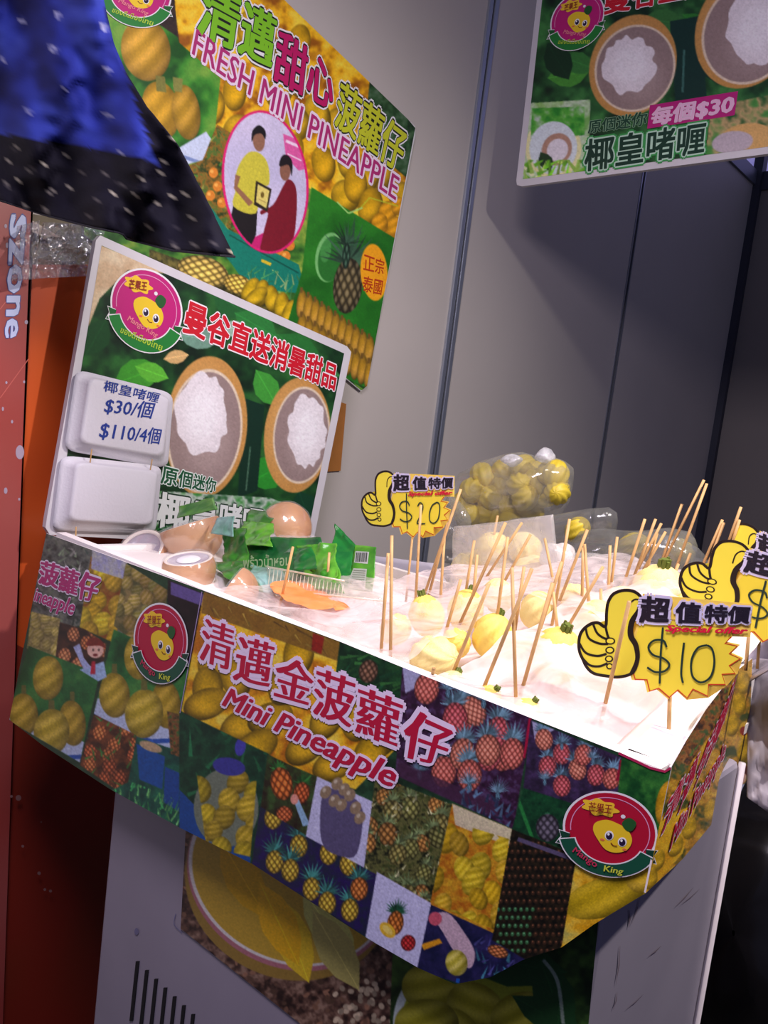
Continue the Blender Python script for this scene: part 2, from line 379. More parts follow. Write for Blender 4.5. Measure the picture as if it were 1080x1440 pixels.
MAG = (196, 24, 120); WHITE = (240, 238, 240); REDM = (196, 12, 60)
def logo(pl, c, ex, ey, parent, off, ring=MAG, ribbon=(30, 130, 50), thai=True, body=(246, 208, 40)):
    """round fruit-seller's emblem; c centre, ex / ey image vectors of the emblem's half width and half height"""
    c, ex, ey = np.array(c, float), np.array(ex, float), np.array(ey, float)
    f = lambda p: c+p[:, :1]*ex+p[:, 1:]*ey
    g = Flat(pl, f)
    g.ell(0, 0, 1.03, 1.0, off, WHITE, n=48); g.ell(0, 0, .98, .95, off+.0002, ring, n=48)
    g.stroke([(math.cos(t)*.86, math.sin(t)*.83) for t in np.linspace(2.9, 6.9, 40)], .02, off+.0004, (235, 160, 200))
    cl = [(-.72+.0, -.35)]
    cl = [(-.30+(.38+.05*math.cos(7*t))*math.cos(t), -.52+(.20+.03*math.cos(7*t))*math.sin(t)) for t in np.linspace(0, 2*math.pi, 60)[:-1]]
    g.poly(cl, off+.0006, (250, 205, 50)); g.ell(.22, -.42, .05, .05, off+.0006, WHITE); g.ell(.30, -.30, .035, .035, off+.0006, WHITE)
    mg = smooth_pts([(-.34, -.12), (-.12, -.25), (.12, -.22), (.36, -.12), (.50, .12), (.44, .38), (.22, .52), (-.02, .50), (-.22, .30), (-.36, .08)], 5, True)
    g.poly(mg, off+.0008, body); g.poly(smooth_pts([(.22, -.24), (.34, -.42), (.52, -.34), (.48, -.14), (.36, -.08)], 4, True), off+.001, (36, 92, 40))
    for ex_ in (0., .30):
        g.ell(ex_, .13+ex_*.3, .095, .12, off+.0010, (250, 250, 250)); g.ell(ex_, .14+ex_*.3, .07, .09, off+.0012, (40, 20, 60)); g.ell(ex_-.02, .10+ex_*.3, .025, .035, off+.0014, (255, 255, 255))
    g.ell(-.13, .27, .05, .03, off+.001, (240, 120, 70)); g.ell(.38, .40, .05, .03, off+.001, (240, 120, 70))
    g.stroke(smooth_pts([(.06, .30), (.13, .36), (.21, .35)], 4), .022, off+.0012, (120, 40, 20))
    # ribbon under the emblem
    arc = lambda r, a0, a1, n: [(math.cos(t)*r*1.05, .12+math.sin(t)*r) for t in np.linspace(a0, a1, n)]
    a, b = arc(.74, 2.75, .38, 20), arc(1.04, 2.75, .38, 20); n = len(a)
    for k, (o, col) in enumerate(((off+.0014, WHITE), (off+.0016, ribbon))):
        e = .03 if k == 0 else 0
        A = arc(.74-e, 2.78+e, .35-e, 20); B = arc(1.04+e, 2.78+e, .35-e, 20)
        g.add(A+B, [(i, i+1, n+i+1, n+i) for i in range(n-1)], o, col)
    for sx, t0 in ((-1, 2.75), (1, .38)):
        q = (math.cos(t0)*.9*1.05, .12+math.sin(t0)*.9)
        P = [(q[0]-sx*.05, q[1]-.17), (q[0]+sx*.20, q[1]-.20), (q[0]+sx*.13, q[1]-.04), (q[0]+sx*.22, q[1]+.12), (q[0]-sx*.0, q[1]+.12)]
        g.poly([(x+sx*.02, y*1.0+(.02 if y > q[1] else -.02)) for x, y in P], off+.0012, WHITE); g.poly(P, off+.0013, tuple(int(v*.75) for v in ribbon))
    em = g.build('emblem', parent)
    def T(body_, q, col, bold=(.02, .01), o=.0022):
        lettering(body_, f(np.array(q, float)), pl, off+o, [col], em, bold, (), name='lettering')
    T('芒果王', [(-.55, -.60), (-.05, -.66), (-.05, -.42), (-.55, -.36)], (150, 40, 30))
    if thai:
        T('Mango King', [(-.44, .34), (.42, .58), (.36, .76), (-.52, .52)], (240, 140, 150), o=.0010)
        T('ของดีเมืองไทย', [(-.62, .66), (.58, .82), (.55, 1.02), (-.66, .84)], (190, 220, 60), (.01, .01))
    else:
        T('Mango', [(-.66, .60), (-.12, .86), (-.18, 1.06), (-.74, .78)], (210, 50, 90)); T('King', [(.02, .90), (.44, .88), (.42, 1.08), (.02, 1.10)], (215, 225, 70))

# ---------------------------------------------------------------- setting
WX = -1.36
m_wall = mat('booth_panel', (196, 188, 180), .55, var=.04, scale=3); m_alu = mat('aluminium', (176, 182, 192), .35, .8)
m_dark = mat('dark_gap', (14, 14, 18), .7)
floor = struct(box('floor', (-3, -3, -.35), (3, 5, -.30), mat('dark_floor', (46, 42, 46), .7, var=.4, scale=6)))
wl = struct(bpy.data.objects.new('wall_left', None)); COL.objects.link(wl)
SEAMS = [-.9, .68, 1.68, 2.64, 3.70]
for y0, y1 in zip(SEAMS[:-1], SEAMS[1:]):
    box('panel', (WX-.02, y0+.012, -.25), (WX, y1-.012, 2.44), m_wall, wl, .001)
for y in SEAMS[:-2]:
    bm = bmesh.new(); add_box(bm, (WX-.03, y-.02, -.3), (WX+.008, y-.004, 2.5), .002); add_box(bm, (WX-.03, y+.004, -.3), (WX+.008, y+.02, 2.5), .002)
    bm_obj('post', bm, m_alu, wl); box('post_groove', (WX-.03, y-.004, -.3), (WX+.002, y+.004, 2.5), m_dark, wl)
bm = bmesh.new(); add_box(bm, (WX-.03, 2.628, -.3), (WX+.002, 2.636, 2.5)); add_box(bm, (WX-.03, 2.646, -.3), (WX+.004, 2.652, 2.5)); bm_obj('post', bm, m_alu, wl)
box('post_groove', (WX-.03, 2.636, -.3), (WX-.004, 2.646, 2.5), m_dark, wl)
box('top_rail', (WX-.03, -.9, 2.44), (WX+.01, 3.7, 2.5), mat('grey_rail', (120, 124, 136), .4, .5), wl)
wb = struct(bpy.data.objects.new('wall_back', None)); COL.objects.link(wb)
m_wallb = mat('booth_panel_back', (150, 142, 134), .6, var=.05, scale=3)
box('panel', (WX, 3.70, -.25), (-.40, 3.72, 2.44), m_wallb, wb); box('panel', (-.38, 3.70, -.25), (.6, 3.72, 2.44), m_wallb, wb)
box('post', (WX-.01, 3.67, -.3), (WX+.03, 3.72, 3.0), mat('dark_post', (70, 72, 84), .5, .4), wb); box('top_rail', (WX, 3.69, 2.42), (.6, 3.73, 2.5), mat('dark_post', (70, 72, 84)), wb)
struct(box('window_1', (WX-.3, 4.2, 2.3), (.8, 4.21, 3.6), mat('lit_tarpaulin', (120, 118, 200), .6, emit=.55, rgb2=(200, 190, 235), scale=4)))

# left end of the stall: an orange printed hoarding over the wall
oh = struct(bpy.data.objects.new('wall_orange', None)); COL.objects.link(oh)
PO = PX(WX+.012); PR = PX(WX+.03)
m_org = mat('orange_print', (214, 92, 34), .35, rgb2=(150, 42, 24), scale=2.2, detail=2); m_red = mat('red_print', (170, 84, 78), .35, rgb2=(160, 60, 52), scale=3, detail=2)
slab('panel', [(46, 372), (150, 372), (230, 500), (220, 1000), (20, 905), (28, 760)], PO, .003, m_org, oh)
slab('panel', [(20, 905), (220, 1000), (200, 1600), (-30, 1600)], PO, .003, mat('shaded_orange_print', (132, 40, 26), .35, rgb2=(112, 52, 28), scale=2.2, detail=2), oh)  # lower part of the orange hoarding, its shade put into the colour
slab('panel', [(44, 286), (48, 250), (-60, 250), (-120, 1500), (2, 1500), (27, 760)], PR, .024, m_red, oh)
g = Flat(PR)
for x, y, rx, ry in ((28, 636, 6, 10), (8, 690, 2.5, 4.5), (37, 453, 2.5, 3), (34, 537, 1.5, 2), (9, 538, 1.5, 2), (17, 593, 1.5, 2.5), (27, 702, 1.5, 2), (4, 575, 1.5, 3), (10, 345, 2, 4), (8, 318, 2, 3)): g.ell(x, y, rx, ry, .0004, (176, 160, 178), n=16)
for x, y, r in ((26, 1122, 4), (16, 1120, 2), (58, 1156, 1.3), (32, 1190, 2), (55, 1228, 2.5), (63, 1251, 2), (71, 1253, 2.2)): g.ell(x, y, r, r, .0004, (150, 110, 105), n=12)
g.stroke([(0, 560), (40, 505)], 1.2, .0004, (200, 100, 90)); g.stroke([(0, 435), (42, 380)], 1.2, .0004, (210, 110, 100)); g.build('speckle_print', oh)
lettering('szone', [(37, 304), (24, 474), (7, 474), (15, 304)], PR, .0006, [(205, 215, 250), (70, 80, 150)], oh, (.025, .012), ((.045, 1),))

# dingy board behind the plastic over the hoarding
slab('backing_board', [(40, 300), (150, 318), (150, 380), (46, 372)], PX(WX+.003), .002, mat('dingy_board', (120, 108, 84), .6, var=.5, scale=22), oh)

# ---------------------------------------------------------------- big poster on the left wall
def big_poster():
    A = Art(100, -320, 620, 580, (58, 96, 34)); A.noise([(100, -320), (620, -320), (620, 580), (100, 580)], [(20, 60, 20), (70, 130, 40), (150, 170, 60)], 22, 2)
    yel = [(222, -200), (620, -60), (620, 560), (500, 330), (440, 268), (330, 190), (235, 180)]
    A.noise(yel, [(150, 84, 10), (240, 178, 20), (255, 214, 60)], 20, 5)
    for i in range(46):
        x = 330+RNG.random()*250; y = -20+RNG.random()*330; A.clip = None
        if y < (x-240)*.95-60 or y > (x-240)*.62+130: continue
        A.fruit(x, y, 15+RNG.random()*8, 22+RNG.random()*10, -20+RNG.random()*40, (250, 196, 30), 2.2, dark=.55)
    for x, y, a in ((235, 150, 10), (265, 165, -15), (300, 150, 5), (350, 40, 0), (420, 60, 10), (330, 130, 0), (410, 215, 15), (455, 230, -10), (500, 260, 0), (520, 290, 10), (480, 200, 0)): A.fruit(x, y, 17, 27, a, (252, 192, 22), 1.6, dark=.5)
    for x, y, r in ((545, 300, 13), (555, 320, 12), (534, 315, 12), (560, 290, 10)): A.fruit(x, y, r, r*1.4, 5, (255, 176, 24), 3)
    # top-right dark leafy corner
    A.noise([(520, 110), (600, 180), (572, 250), (512, 200)], [(14, 40, 20), (40, 80, 40), (80, 110, 80)], 10, 4)
    # top-left: dark ground, peeled fruit on grass
    A.noise([(130, -80), (240, -80), (250, 60), (150, 0)], [(16, 16, 16), (70, 50, 30), (110, 90, 50)], 8, 6)
    A.poly([(170, -80), (235, -80), (252, 58), (205, 20)], (40, 28, 30), .8)
    gp = [(150, -10), (205, 22), (250, 52), (252, 60), (310, 110), (302, 190), (285, 225), (250, 235), (140, 200)]
    A.noise(gp, [(20, 76, 20), (60, 140, 40), (120, 170, 60)], 34, 8); A.setclip(gp)
    A.poly([(240, 215), (290, 185), (320, 230), (250, 250)], (200, 212, 235)); A.line([(240, 214), (290, 232)], 5, (120, 140, 190))
    A.fruit(205, 70, 35, 45, -12, (232, 176, 60), 3.5); A.fruit(226, 155, 27, 42, -10, (226, 170, 40), 3); A.fruit(262, 158, 20, 40, -8, (210, 160, 50), 3)
    A.poly([(219, 106), (232, 108), (234, 130), (220, 128)], (120, 118, 50)); A.poly([(243, 108), (257, 111), (256, 130), (244, 128)], (130, 130, 60)); A.setclip(None)
    # heap of fruit, teal basket
    hp = [(285, 225), (305, 175), (330, 190), (330, 270), (420, 400), (350, 350), (290, 290), (260, 235)]
    A.noise(hp, [(40, 60, 20), (150, 100, 30), (70, 110, 40)], 7, 9); A.blades(hp, [(60, 110, 40), (130, 140, 60)], 140, 12)
    for x, y in ((300, 243), (306, 262), (296, 275), (312, 285), (325, 268), (402, 360), (408, 345), (392, 352)): A.ell(x, y, 7, 8, 0, (222, 132, 40)); A.ell(x-2, y-2, 3, 3, 0, (250, 180, 80))
    A.poly([(292, 285), (320, 322), (420, 372), (424, 388), (416, 412), (350, 405), (325, 370), (300, 340)], (14, 122, 100)); A.line([(322, 330), (420, 384)], 2, (6, 80, 66)); A.poly([(368, 364), (382, 370), (380, 374), (367, 368)], (220, 190, 40))
    A.blades([(340, 370), (430, 390), (430, 440), (340, 430)], [(80, 150, 80), (160, 190, 120)], 50, 26, 1)
    # bottom strip: rough pineapples and ripe fruit
    bs = [(210, 350), (350, 400), (430, 430), (425, 470), (210, 400)]
    A.noise(bs, [(40, 40, 16), (120, 110, 50)], 7, 10)
    A.pine(285, 382, 38, 22, 15, (214, 180, 80), (60, 90, 30), 9, .6, 1, 7); A.pine(335, 400, 22, 14, 20, (224, 184, 70), (60, 90, 30), 9, .6, 0, 6)
    for x, y, a in ((352, 408, 30), (368, 412, 10), (382, 420, -5), (396, 430, 5), (360, 418, 50), (408, 440, 20)): A.fruit(x, y, 11, 20, a, (246, 200, 30), 2, dark=.6)
    # green inset: pineapple, pale fruit, bananas
    gb = [(438, 263), (555, 335), (530, 560), (400, 470), (425, 380)]
    A.noise(gb, [(24, 96, 20), (40, 128, 30)], 40, 11)
    A.line([(560, 290), (520, 278), (500, 300)], 1, (190, 230, 60)); A.line([(474, 284), (490, 300), (510, 292)], 2, (170, 220, 120))
    A.ell(463, 362, 20, 36, 8, (120, 190, 110)); A.ell(465, 364, 18, 33, 8, (38, 112, 38)); A.ell(458, 352, 8, 18, 8, (90, 170, 90), .5)
    A.pine(489, 402, 21, 40, 6, (96, 84, 52), (52, 86, 62), 15, 1.5, 1, 6)
    A.pine(487, 360, 6, 20, 4, (40, 70, 50), (44, 78, 54), 15, 1.9, 1, 3)
    A.setclip([(438, 263), (555, 335), (530, 560), (400, 470), (425, 380)])
    for i in range(22):
        x = 424+(i % 11)*9.5; y = 428+(i % 11)*6.5+(i//11)*34; A.fruit(x, y, 7.5, 22, 6, (222, 166, 60), 1.3, dark=.6); A.poly([(x-2, y-24), (x+2, y-24), (x+1, y-16), (x-2, y-16)], (110, 80, 30))
    A.poly([(455, 518), (530, 552), (522, 560), (440, 530)], (30, 70, 24)); A.setclip(None)
    # round photograph of two people holding a framed certificate
    A.ell(373, 256, 61, 102, -6, (226, 24, 110)); oc = [(373+57.5*math.cos(t)*math.cos(-.105)-98*math.sin(t)*math.sin(-.105), 256+57.5*math.cos(t)*math.sin(-.105)+98*math.sin(t)*math.cos(-.105)) for t in np.linspace(0, 6.283, 60)]
    A.setclip(oc); A.noise(oc, [(196, 190, 222), (216, 206, 234)], 60, 3)
    A.poly([(398, 188), (428, 200), (436, 236), (420, 240), (402, 220)], (222, 90, 160)); A.line([(402, 198), (420, 206)], 4, (250, 220, 240)); A.line([(404, 216), (424, 226)], 2, (250, 220, 240))
    A.poly([(345, 340), (385, 320), (400, 360), (350, 365)], (200, 30, 110))
    A.poly([(330, 280), (362, 296), (360, 330), (350, 352), (322, 318)], (26, 20, 22))
    A.poly(smooth_pts([(336, 232), (350, 214), (366, 216), (377, 232), (378, 260), (364, 262), (360, 300), (328, 290), (334, 262), (331, 270), (330, 255)], 4, True), (206, 196, 60))
    A.poly([(331, 245), (338, 248), (334, 262), (356, 285), (350, 290), (329, 265)], (150, 104, 74)); A.ell(364, 197, 9, 17, -4, (146, 102, 78)); A.poly(smooth_pts([(354, 200), (355, 184), (364, 176), (373, 184), (373, 196), (368, 188), (358, 190)], 4, True), (20, 16, 20))
    A.poly(smooth_pts([(398, 262), (406, 252), (416, 264), (417, 300), (408, 345), (368, 358), (370, 330), (377, 300), (368, 302), (367, 296), (384, 288)], 4, True), (120, 18, 34)); A.ell(401, 240, 8, 15, 0, (138, 92, 72)); A.poly(smooth_pts([(393, 234), (396, 220), (404, 218), (411, 228), (410, 248), (406, 232)], 4, True), (24, 18, 22))
    A.poly([(360, 254), (382, 266), (376, 298), (357, 288)], (40, 30, 20)); A.poly([(362.5, 259), (379, 268), (374.5, 293), (360, 284)], (224, 208, 110)); A.ell(369, 274, 3, 5, 0, (110, 90, 30)); A.line([(364, 280), (374, 285)], 1, (150, 120, 60))
    A.setclip(None)
    A.ell(526, 383, 19.5, 41, -4, (248, 166, 20))
    A.grain(.03); PB = PX(WX+.010)
    out = [(118, -282), (400, 0), (574, 168), (584, 178), (584, 190), (516, 540), (508, 550), (420, 478), (210, 395), (118, 330)]
    t = thing('fruit_poster', 'large yellow and green fruit poster with magenta heading, hung crooked on the grey wall', 'poster', P3(360, 200, PB))
    slab('sheet', out, PB, .004, mat('poster_white', (220, 220, 220), .4), t)
    print_sheet('printed_face', A, [(118, -282), (400, 0), (574, 168), (584, 180)], [(118, 330), (210, 394), (420, 476), (508, 549), (516, 543)], PB, .0006, t)
    o = .0010; Bk = (16, 16, 16)
    lettering('清邁', [(288, -36), (390, 26), (381, 96), (276, 46)], PB, o, [(126, 196, 30), WHITE, Bk], t, (.03, .015), ((.085, 1), (.05, 2)))
    lettering('甜心', [(394, 40), (470, 94), (466, 156), (384, 112)], PB, o, [(190, 14, 96), WHITE, Bk], t, (.03, .015), ((.085, 1), (.05, 2)))
    lettering('菠蘿仔', [(480, 112), (574, 186), (560, 244), (470, 176)], PB, o, [(200, 206, 40), WHITE, Bk], t, (.025, .012), ((.085, 1), (.05, 2)))
    lettering('FRESH MINI PINEAPPLE', [(277, 40), (562, 250), (556, 282), (270, 76)], PB, o+.0003, [(176, 38, 112), (240, 220, 236)], t, (.014, .003), ((.085, 1),))
    lettering('正宗', [(512, 355), (541, 366), (539, 386), (511, 380)], PB, o, [(190, 60, 10)], t, (.01, .01), ()); lettering('泰國', [(511, 387), (539, 394), (536, 415), (510, 410)], PB, o, [(190, 60, 10)], t, (.01, .01), ())
    logo(PB, (192, -12), (48, 10), (-4, 42), t, o)
big_poster()

# brown card strip pinned to the wall beside the coconut board
PB2 = PX(WX+.006)
tag(slab('cardboard_strip', [(462, 560), (487, 568), (479, 662), (452, 664)], PB2, .004, mat('brown_card', (176, 112, 48), .8, var=.1)), 'brown cardboard strip on the grey wall, peeping out behind the coconut poster board', 'cardboard')

# ---------------------------------------------------------------- coconut poster board
def coconut_pic(A, cx, cy, rx, ry, ang, ix, iy, irx, iry, iang, wx, wy, wrx, wry, seed=2):
    A.ell(cx, cy, rx, ry, ang, (196, 142, 74)); A.ell(cx-rx*.12, cy-ry*.05, rx*.9, ry*.93, ang, (222, 176, 110), .6, .6)
    A.ell(ix, iy, irx*1.06, iry*1.05, iang, (226, 206, 180)); A.ell(ix, iy, irx, iry, iang, (150, 128, 124)); A.ell(ix+irx*.1, iy+iry*.2, irx*.8, iry*.7, iang, (172, 150, 146), .8, .5)
    r = np.random.default_rng(seed); P = []
    for k in range(30):
        t = 2*math.pi*k/30; q = .86+.2*r.random(); P.append((wx+math.cos(t)*wrx*q, wy+math.sin(t)*wry*q))
    A.poly(smooth_pts(P, 3, True), (232, 224, 228)); A.ell(wx, wy, wrx*.8, wry*.8, iang, (250, 246, 250), .7, .5)
def coconut_board():
    A = Art(50, 320, 510, 790, (20, 46, 24)); full = [(50, 320), (510, 320), (510, 790), (50, 790)]
    A.noise(full, [(8, 28, 14), (20, 60, 26), (40, 100, 40)], 30, 3)
    A.noise([(130, 340), (240, 385), (180, 380), (140, 420), (120, 470)], [(226, 206, 170), (200, 168, 130)], 20, 5)
    for x, y, L, w, a, c in ((300, 410, 60, 20, 35, (30, 90, 40)), (160, 540, 70, 24, -20, (60, 150, 40)), (190, 515, 50, 14, 20, (90, 180, 50)), (250, 470, 60, 16, 10, (110, 150, 130)), (330, 440, 70, 20, 30, (40, 120, 50)), (390, 470, 80, 24, 40, (36, 110, 44)), (340, 560, 60, 22, 80, (14, 60, 34)), (360, 520, 60, 18, 60, (60, 150, 50)), (350, 470, 40, 12, 200, (150, 180, 160)), (430, 520, 50, 14, 10, (50, 120, 60)), (350, 680, 60, 24, -30, (40, 140, 40)), (360, 700, 50, 20, 50, (70, 170, 60)), (420, 690, 60, 22, 70, (16, 60, 36)), (230, 505, 36, 10, -10, (210, 170, 110)), (440, 430, 50, 14, 20, (40, 100, 50)), (120, 500, 60, 20, -60, (20, 70, 30))): A.leaf(x, y, L, w, a, c)
    A.poly([(344, 560), (372, 570), (362, 690), (334, 700)], (12, 44, 30)); A.line([(352, 628), (346, 690)], 2, (110, 150, 120), .6)
    coconut_pic(A, 290, 600, 58, 100, 4, 288, 606, 50, 84, 6, 284, 584, 38, 60); coconut_pic(A, 418, 612, 47, 82, 5, 424, 612, 38, 66, 5, 432, 606, 27, 52, 4)
    A.noise([(218, 690), (380, 700), (430, 720), (440, 790), (215, 780)], [(30, 90, 40), (190, 200, 190), (60, 140, 60)], 14, 9)
    A.ell(400, 742, 34, 26, 10, (206, 160, 100)); A.ell(398, 752, 26, 18, 10, (220, 210, 210))
    A.grain(.03); Pb = PX(-1.262)
    out = [(135, 338), (141, 331), (488, 487), (494, 495), (441, 760), (435, 772), (70, 752), (64, 742), (66, 728)]
    t = thing('coconut_poster_board', 'white-edged coconut poster board with red heading, standing behind the left of the tray', 'poster', P3(270, 740, Pb))
    slab('foam_board', out, Pb, .012, mat('foam_board_white', (216, 212, 216), .5, var=.04), t)
    print_sheet('printed_face', A, [(143, 345), (484, 497)], [(78, 740), (431, 760)], Pb, .0006, t)
    o = .0012
    lettering('曼谷直送消暑甜品', [(264, 421), (476, 514), (470, 549), (257, 466)], Pb, o, [(206, 18, 40), (250, 240, 244)], t, (.03, .025), ((.07, 1),))
    lettering('原個迷你', [(229, 654), (305, 674), (302, 693), (226, 680)], Pb, o, [(20, 84, 50), (230, 240, 232)], t, (.02, .02), ((.08, 1),))
    lettering('椰皇啫喱', [(224, 692), (370, 716), (366, 752), (220, 742)], Pb, o, [(228, 232, 228), (30, 60, 40)], t, (.03, .025), ((.07, 1),))
    logo(Pb, (206, 432), (49, 14), (-6, 53), t, o)
    return Pb
PBOARD = coconut_board()

# foam clamshells pinned to the board
def clamshell(outer, inner, label, words):
    m = mat('white_foam', (226, 222, 230), .55, bump=.15, scale=220)
    t = thing('foam_clamshell', label, 'takeaway box', P3(*np.mean(outer, 0), PBOARD), 'foam takeaway boxes pinned to the poster board')
    def rnd(q, r=.12):
        q = [np.array(p, float) for p in q]; o = []
        for i in range(4):
            a, b, c = q[i-1], q[i], q[(i+1) % 4]; p0 = b+(a-b)*r; p2 = b+(c-b)*r
            for k in range(5): s = k/4; o.append(tuple((1-s)**2*p0+2*s*(1-s)*b+s*s*p2))
        return o
    bm = bmesh.new(); rings = []
    mid = [tuple(np.array(a)*.12+np.array(b)*.88) for a, b in zip(outer, inner)]
    cen = np.mean(inner, 0); inn = [tuple(np.array(a)*.94+cen*.06) for a in inner]
    for q, h in ((outer, .002), (outer, .008), ([tuple(np.array(a)*.93+cen*.07) for a in outer], .0085), (mid, .026), (inner, .030), (inn, .031)):
        rings.append([bm.verts.new(P3(x, y, PX(-1.262+h))) for x, y in rnd(q)])
    for a, b in zip(rings[:-1], rings[1:]):
        n = len(a)
        for i in range(n): bm.faces.new((a[i], a[(i+1) % n], b[(i+1) % n], b[i]))
    bm.faces.new(rings[-1]); bm.faces.new(rings[0][::-1]); bmesh.ops.recalc_face_normals(bm, faces=bm.faces)
    lid = bm_obj('lid', bm, m, t, True)
    for body, q in words: lettering(body, q, PX(-1.262), .0318, [(34, 60, 150)], lid, (.012, .006), (), shear=.1, name='handwriting')
    return t
c1 = clamshell([(107, 519), (244, 553), (236, 659), (90, 633)], [(127, 531), (238, 559), (229, 642), (113, 622)], 'white foam takeaway box with blue handwritten prices, pinned on the coconut board',
    [('椰皇啫喱', [(146, 534), (226, 553), (223, 567), (146, 550)]), ('$30/個', [(149, 557), (219, 566), (214, 590), (146, 582)]), ('$110/4個', [(142, 590), (228, 603), (225, 626), (139, 618)])])
c2 = clamshell([(86, 640), (228, 655), (219, 750), (73, 746)], [(108, 650), (222, 664), (213, 738), (98, 731)], 'plain white foam takeaway box without writing, below the priced one', [])
m_bam = mat('bamboo', (214, 170, 110), .6, var=.25, scale=60)
for a, b, par in (((129, 632), (126, 656), c1), ((214, 646), (210, 668), c1), ((107, 741), (106, 768), c2)):
    rod('toothpick', P3(*a, PX(-1.235)), P3(*b, PX(-1.242)), .0011, m_bam, par)

# ---------------------------------------------------------------- poster at upper right, hung across the stall
def right_poster():
    A = Art(700, -160, 1240, 280, (24, 56, 30)); A.noise([(700, -160), (1240, -160), (1240, 280), (700, 280)], [(8, 30, 16), (26, 74, 34), (60, 130, 60)], 28, 6)
    for x, y, L, w, a, c in ((770, 110, 60, 18, -10, (70, 150, 50)), (790, 80, 50, 16, 20, (50, 120, 50)), (850, 50, 50, 14, 20, (120, 160, 140)), (770, 60, 60, 20, 60, (14, 50, 26)), (1000, 60, 60, 22, 80, (16, 50, 36)), (905, 25, 60, 18, 10, (50, 110, 50)), (960, 20, 50, 16, 40, (40, 120, 40))): A.leaf(x, y, L, w, a, c)
    A.noise([(745, 145), (830, 140), (828, 262), (728, 262)], [(120, 180, 90), (200, 220, 190), (150, 200, 110)], 20, 4)
    A.noise([(1000, 150), (1100, 130), (1100, 240), (990, 240)], [(40, 90, 40), (190, 160, 110), (70, 140, 60)], 18, 4)
    A.poly([(942, 30), (985, 22), (994, 140), (950, 150)], (14, 48, 40)); A.line([(962, 70), (960, 130)], 3, (70, 120, 110), .8)
    coconut_pic(A, 890, 92, 60, 74, 22, 893, 96, 53, 60, 25, 885, 92, 38, 42, 5); coconut_pic(A, 1050, 40, 70, 88, 25, 1052, 46, 60, 72, 25, 1064, 40, 44, 56, 8)
    A.ell(1050, 195, 40, 22, -8, (214, 168, 100)); A.ell(1030, 200, 30, 16, -8, (190, 176, 184))
    A.ell(778, 208, 40, 44, 0, (236, 232, 170)); A.noise([(748, 152), (822, 150), (822, 190), (746, 196)], [(40, 140, 40), (90, 180, 60), (190, 210, 190)], 14, 8)
    A.ell(778, 208, 34, 38, 10, (220, 232, 236)); A.ell(783, 210, 21, 24, 30, (182, 140, 118)); A.ell(784, 211, 15, 17, 30, (230, 224, 230)); A.leaf(760, 214, 30, 10, 60, (30, 60, 30))
    for k in range(9):
        t = math.pi*.5+k*.24; A.ell(778+math.cos(t)*46, 208+math.sin(t)*48, 5, 4, k*20, (236, 240, 190))
    A.blades([(728, 225), (830, 225), (850, 262), (728, 262)], [(110, 190, 40), (170, 220, 90)], 40, 30, 3)
    A.grain(.03); Y0 = 1.70; Pp = PY(Y0)
    out = [(772, -150), (1230, -230), (1240, 195), (734, 262), (727, 260), (726, 254)]
    t = thing('hanging_coconut_poster', 'white-framed coconut dessert poster hanging high at the upper right, with magenta price tab', 'poster', P3(900, 100, Pp))
    slab('foam_board', out, Pp, .012, mat('foam_board_white', (216, 212, 216)), t)
    print_sheet('printed_face', A, [(778, -144), (1224, -222)], [(735, 252), (1232, 186)], Pp, .0006, t)
    o = .0012; G = (16, 66, 44); LG = (190, 220, 200)
    lettering('原個迷你', [(828, 170), (911, 156), (908, 176), (827, 188)], Pp, o, [G, (150, 190, 150)], t, (.02, .02), ((.05, 1),))
    g = Flat(Pp); g.poly([(914, 148), (1038, 128), (1033, 162), (910, 181)], o, (186, 24, 120)); g.build('price_tab', t)
    lettering('每個$30', [(919, 152), (1034, 131), (1029, 160), (915, 178)], Pp, o+.0004, [(240, 190, 220), (240, 220, 235)], t, (.02, .02), ((.04, 1),))
    lettering('椰皇啫喱', [(824, 197), (993, 171), (989, 215), (822, 241)], Pp, o, [(14, 56, 40), (190, 226, 200), (60, 160, 80)], t, (.02, .02), ((.12, 2), (.07, 1),))
    lettering('曼谷直送消暑甜品', [(852, -18), (1130, -66), (1126, -32), (850, 20)], Pp, o, [(206, 18, 40), (250, 240, 244)], t, (.03, .025), ((.06, 1),))
    logo(Pp, (812, 26), (37, -6), (-4, 38), t, o)
    m = mat('steel_wire', (150, 150, 160), .4, .8)
    for x in (800, 1180):
        a = P3(x, -140, Pp, -.006); rod('hanging_wire', a, a+Vector((0, 0, .25)), .001, m, t)
right_poster()

# ---------------------------------------------------------------- chest freezer
FX0, FX1, FY0, FY1, FZ = -.934, -.226, .55, .831, .866
PF = PY(FY0); PSD = PX(FX1)
m_frz = mat('freezer_enamel', (160, 152, 166), .35, var=.06, scale=9)
fz = thing('chest_freezer', 'off-white chest freezer with scuffed side and vent slots, carrying the fruit tray', 'freezer', ((FX0+FX1)/2, (FY0+FY1)/2, -.3))
box('body', (FX0, FY0, -.27), (FX1, FY1, FZ), m_frz, fz, .006)
for x in (FX0+.06, FX1-.06):
    for y in (FY0+.05, FY1-.05): rod('foot', (x, y, -.30), (x, y, -.27), .018, m_dark, fz)
for k in range(9):
    x = 190+k*13.0; y = 1352+k*12.4
    if k == 7: continue
    bm = bmesh.new(); w = 2.2
    q = [P3(x+w+3, y, PF, .0015), P3(x-w+3, y, PF, .0015), P3(x-w-6, y+84, PF, .0015), P3(x+w-6, y+84, PF, .0015)]
    f = [bm.verts.new(p) for p in q]; b = [bm.verts.new(p+Vector((0, .002, 0))) for p in q]
    bm.faces.new(f); [bm.faces.new((f[i], b[i], b[(i+1) % 4], f[(i+1) % 4])) for i in range(4)]; bm_obj('vent_slot', bm, m_dark, fz)
g = Flat(PF)
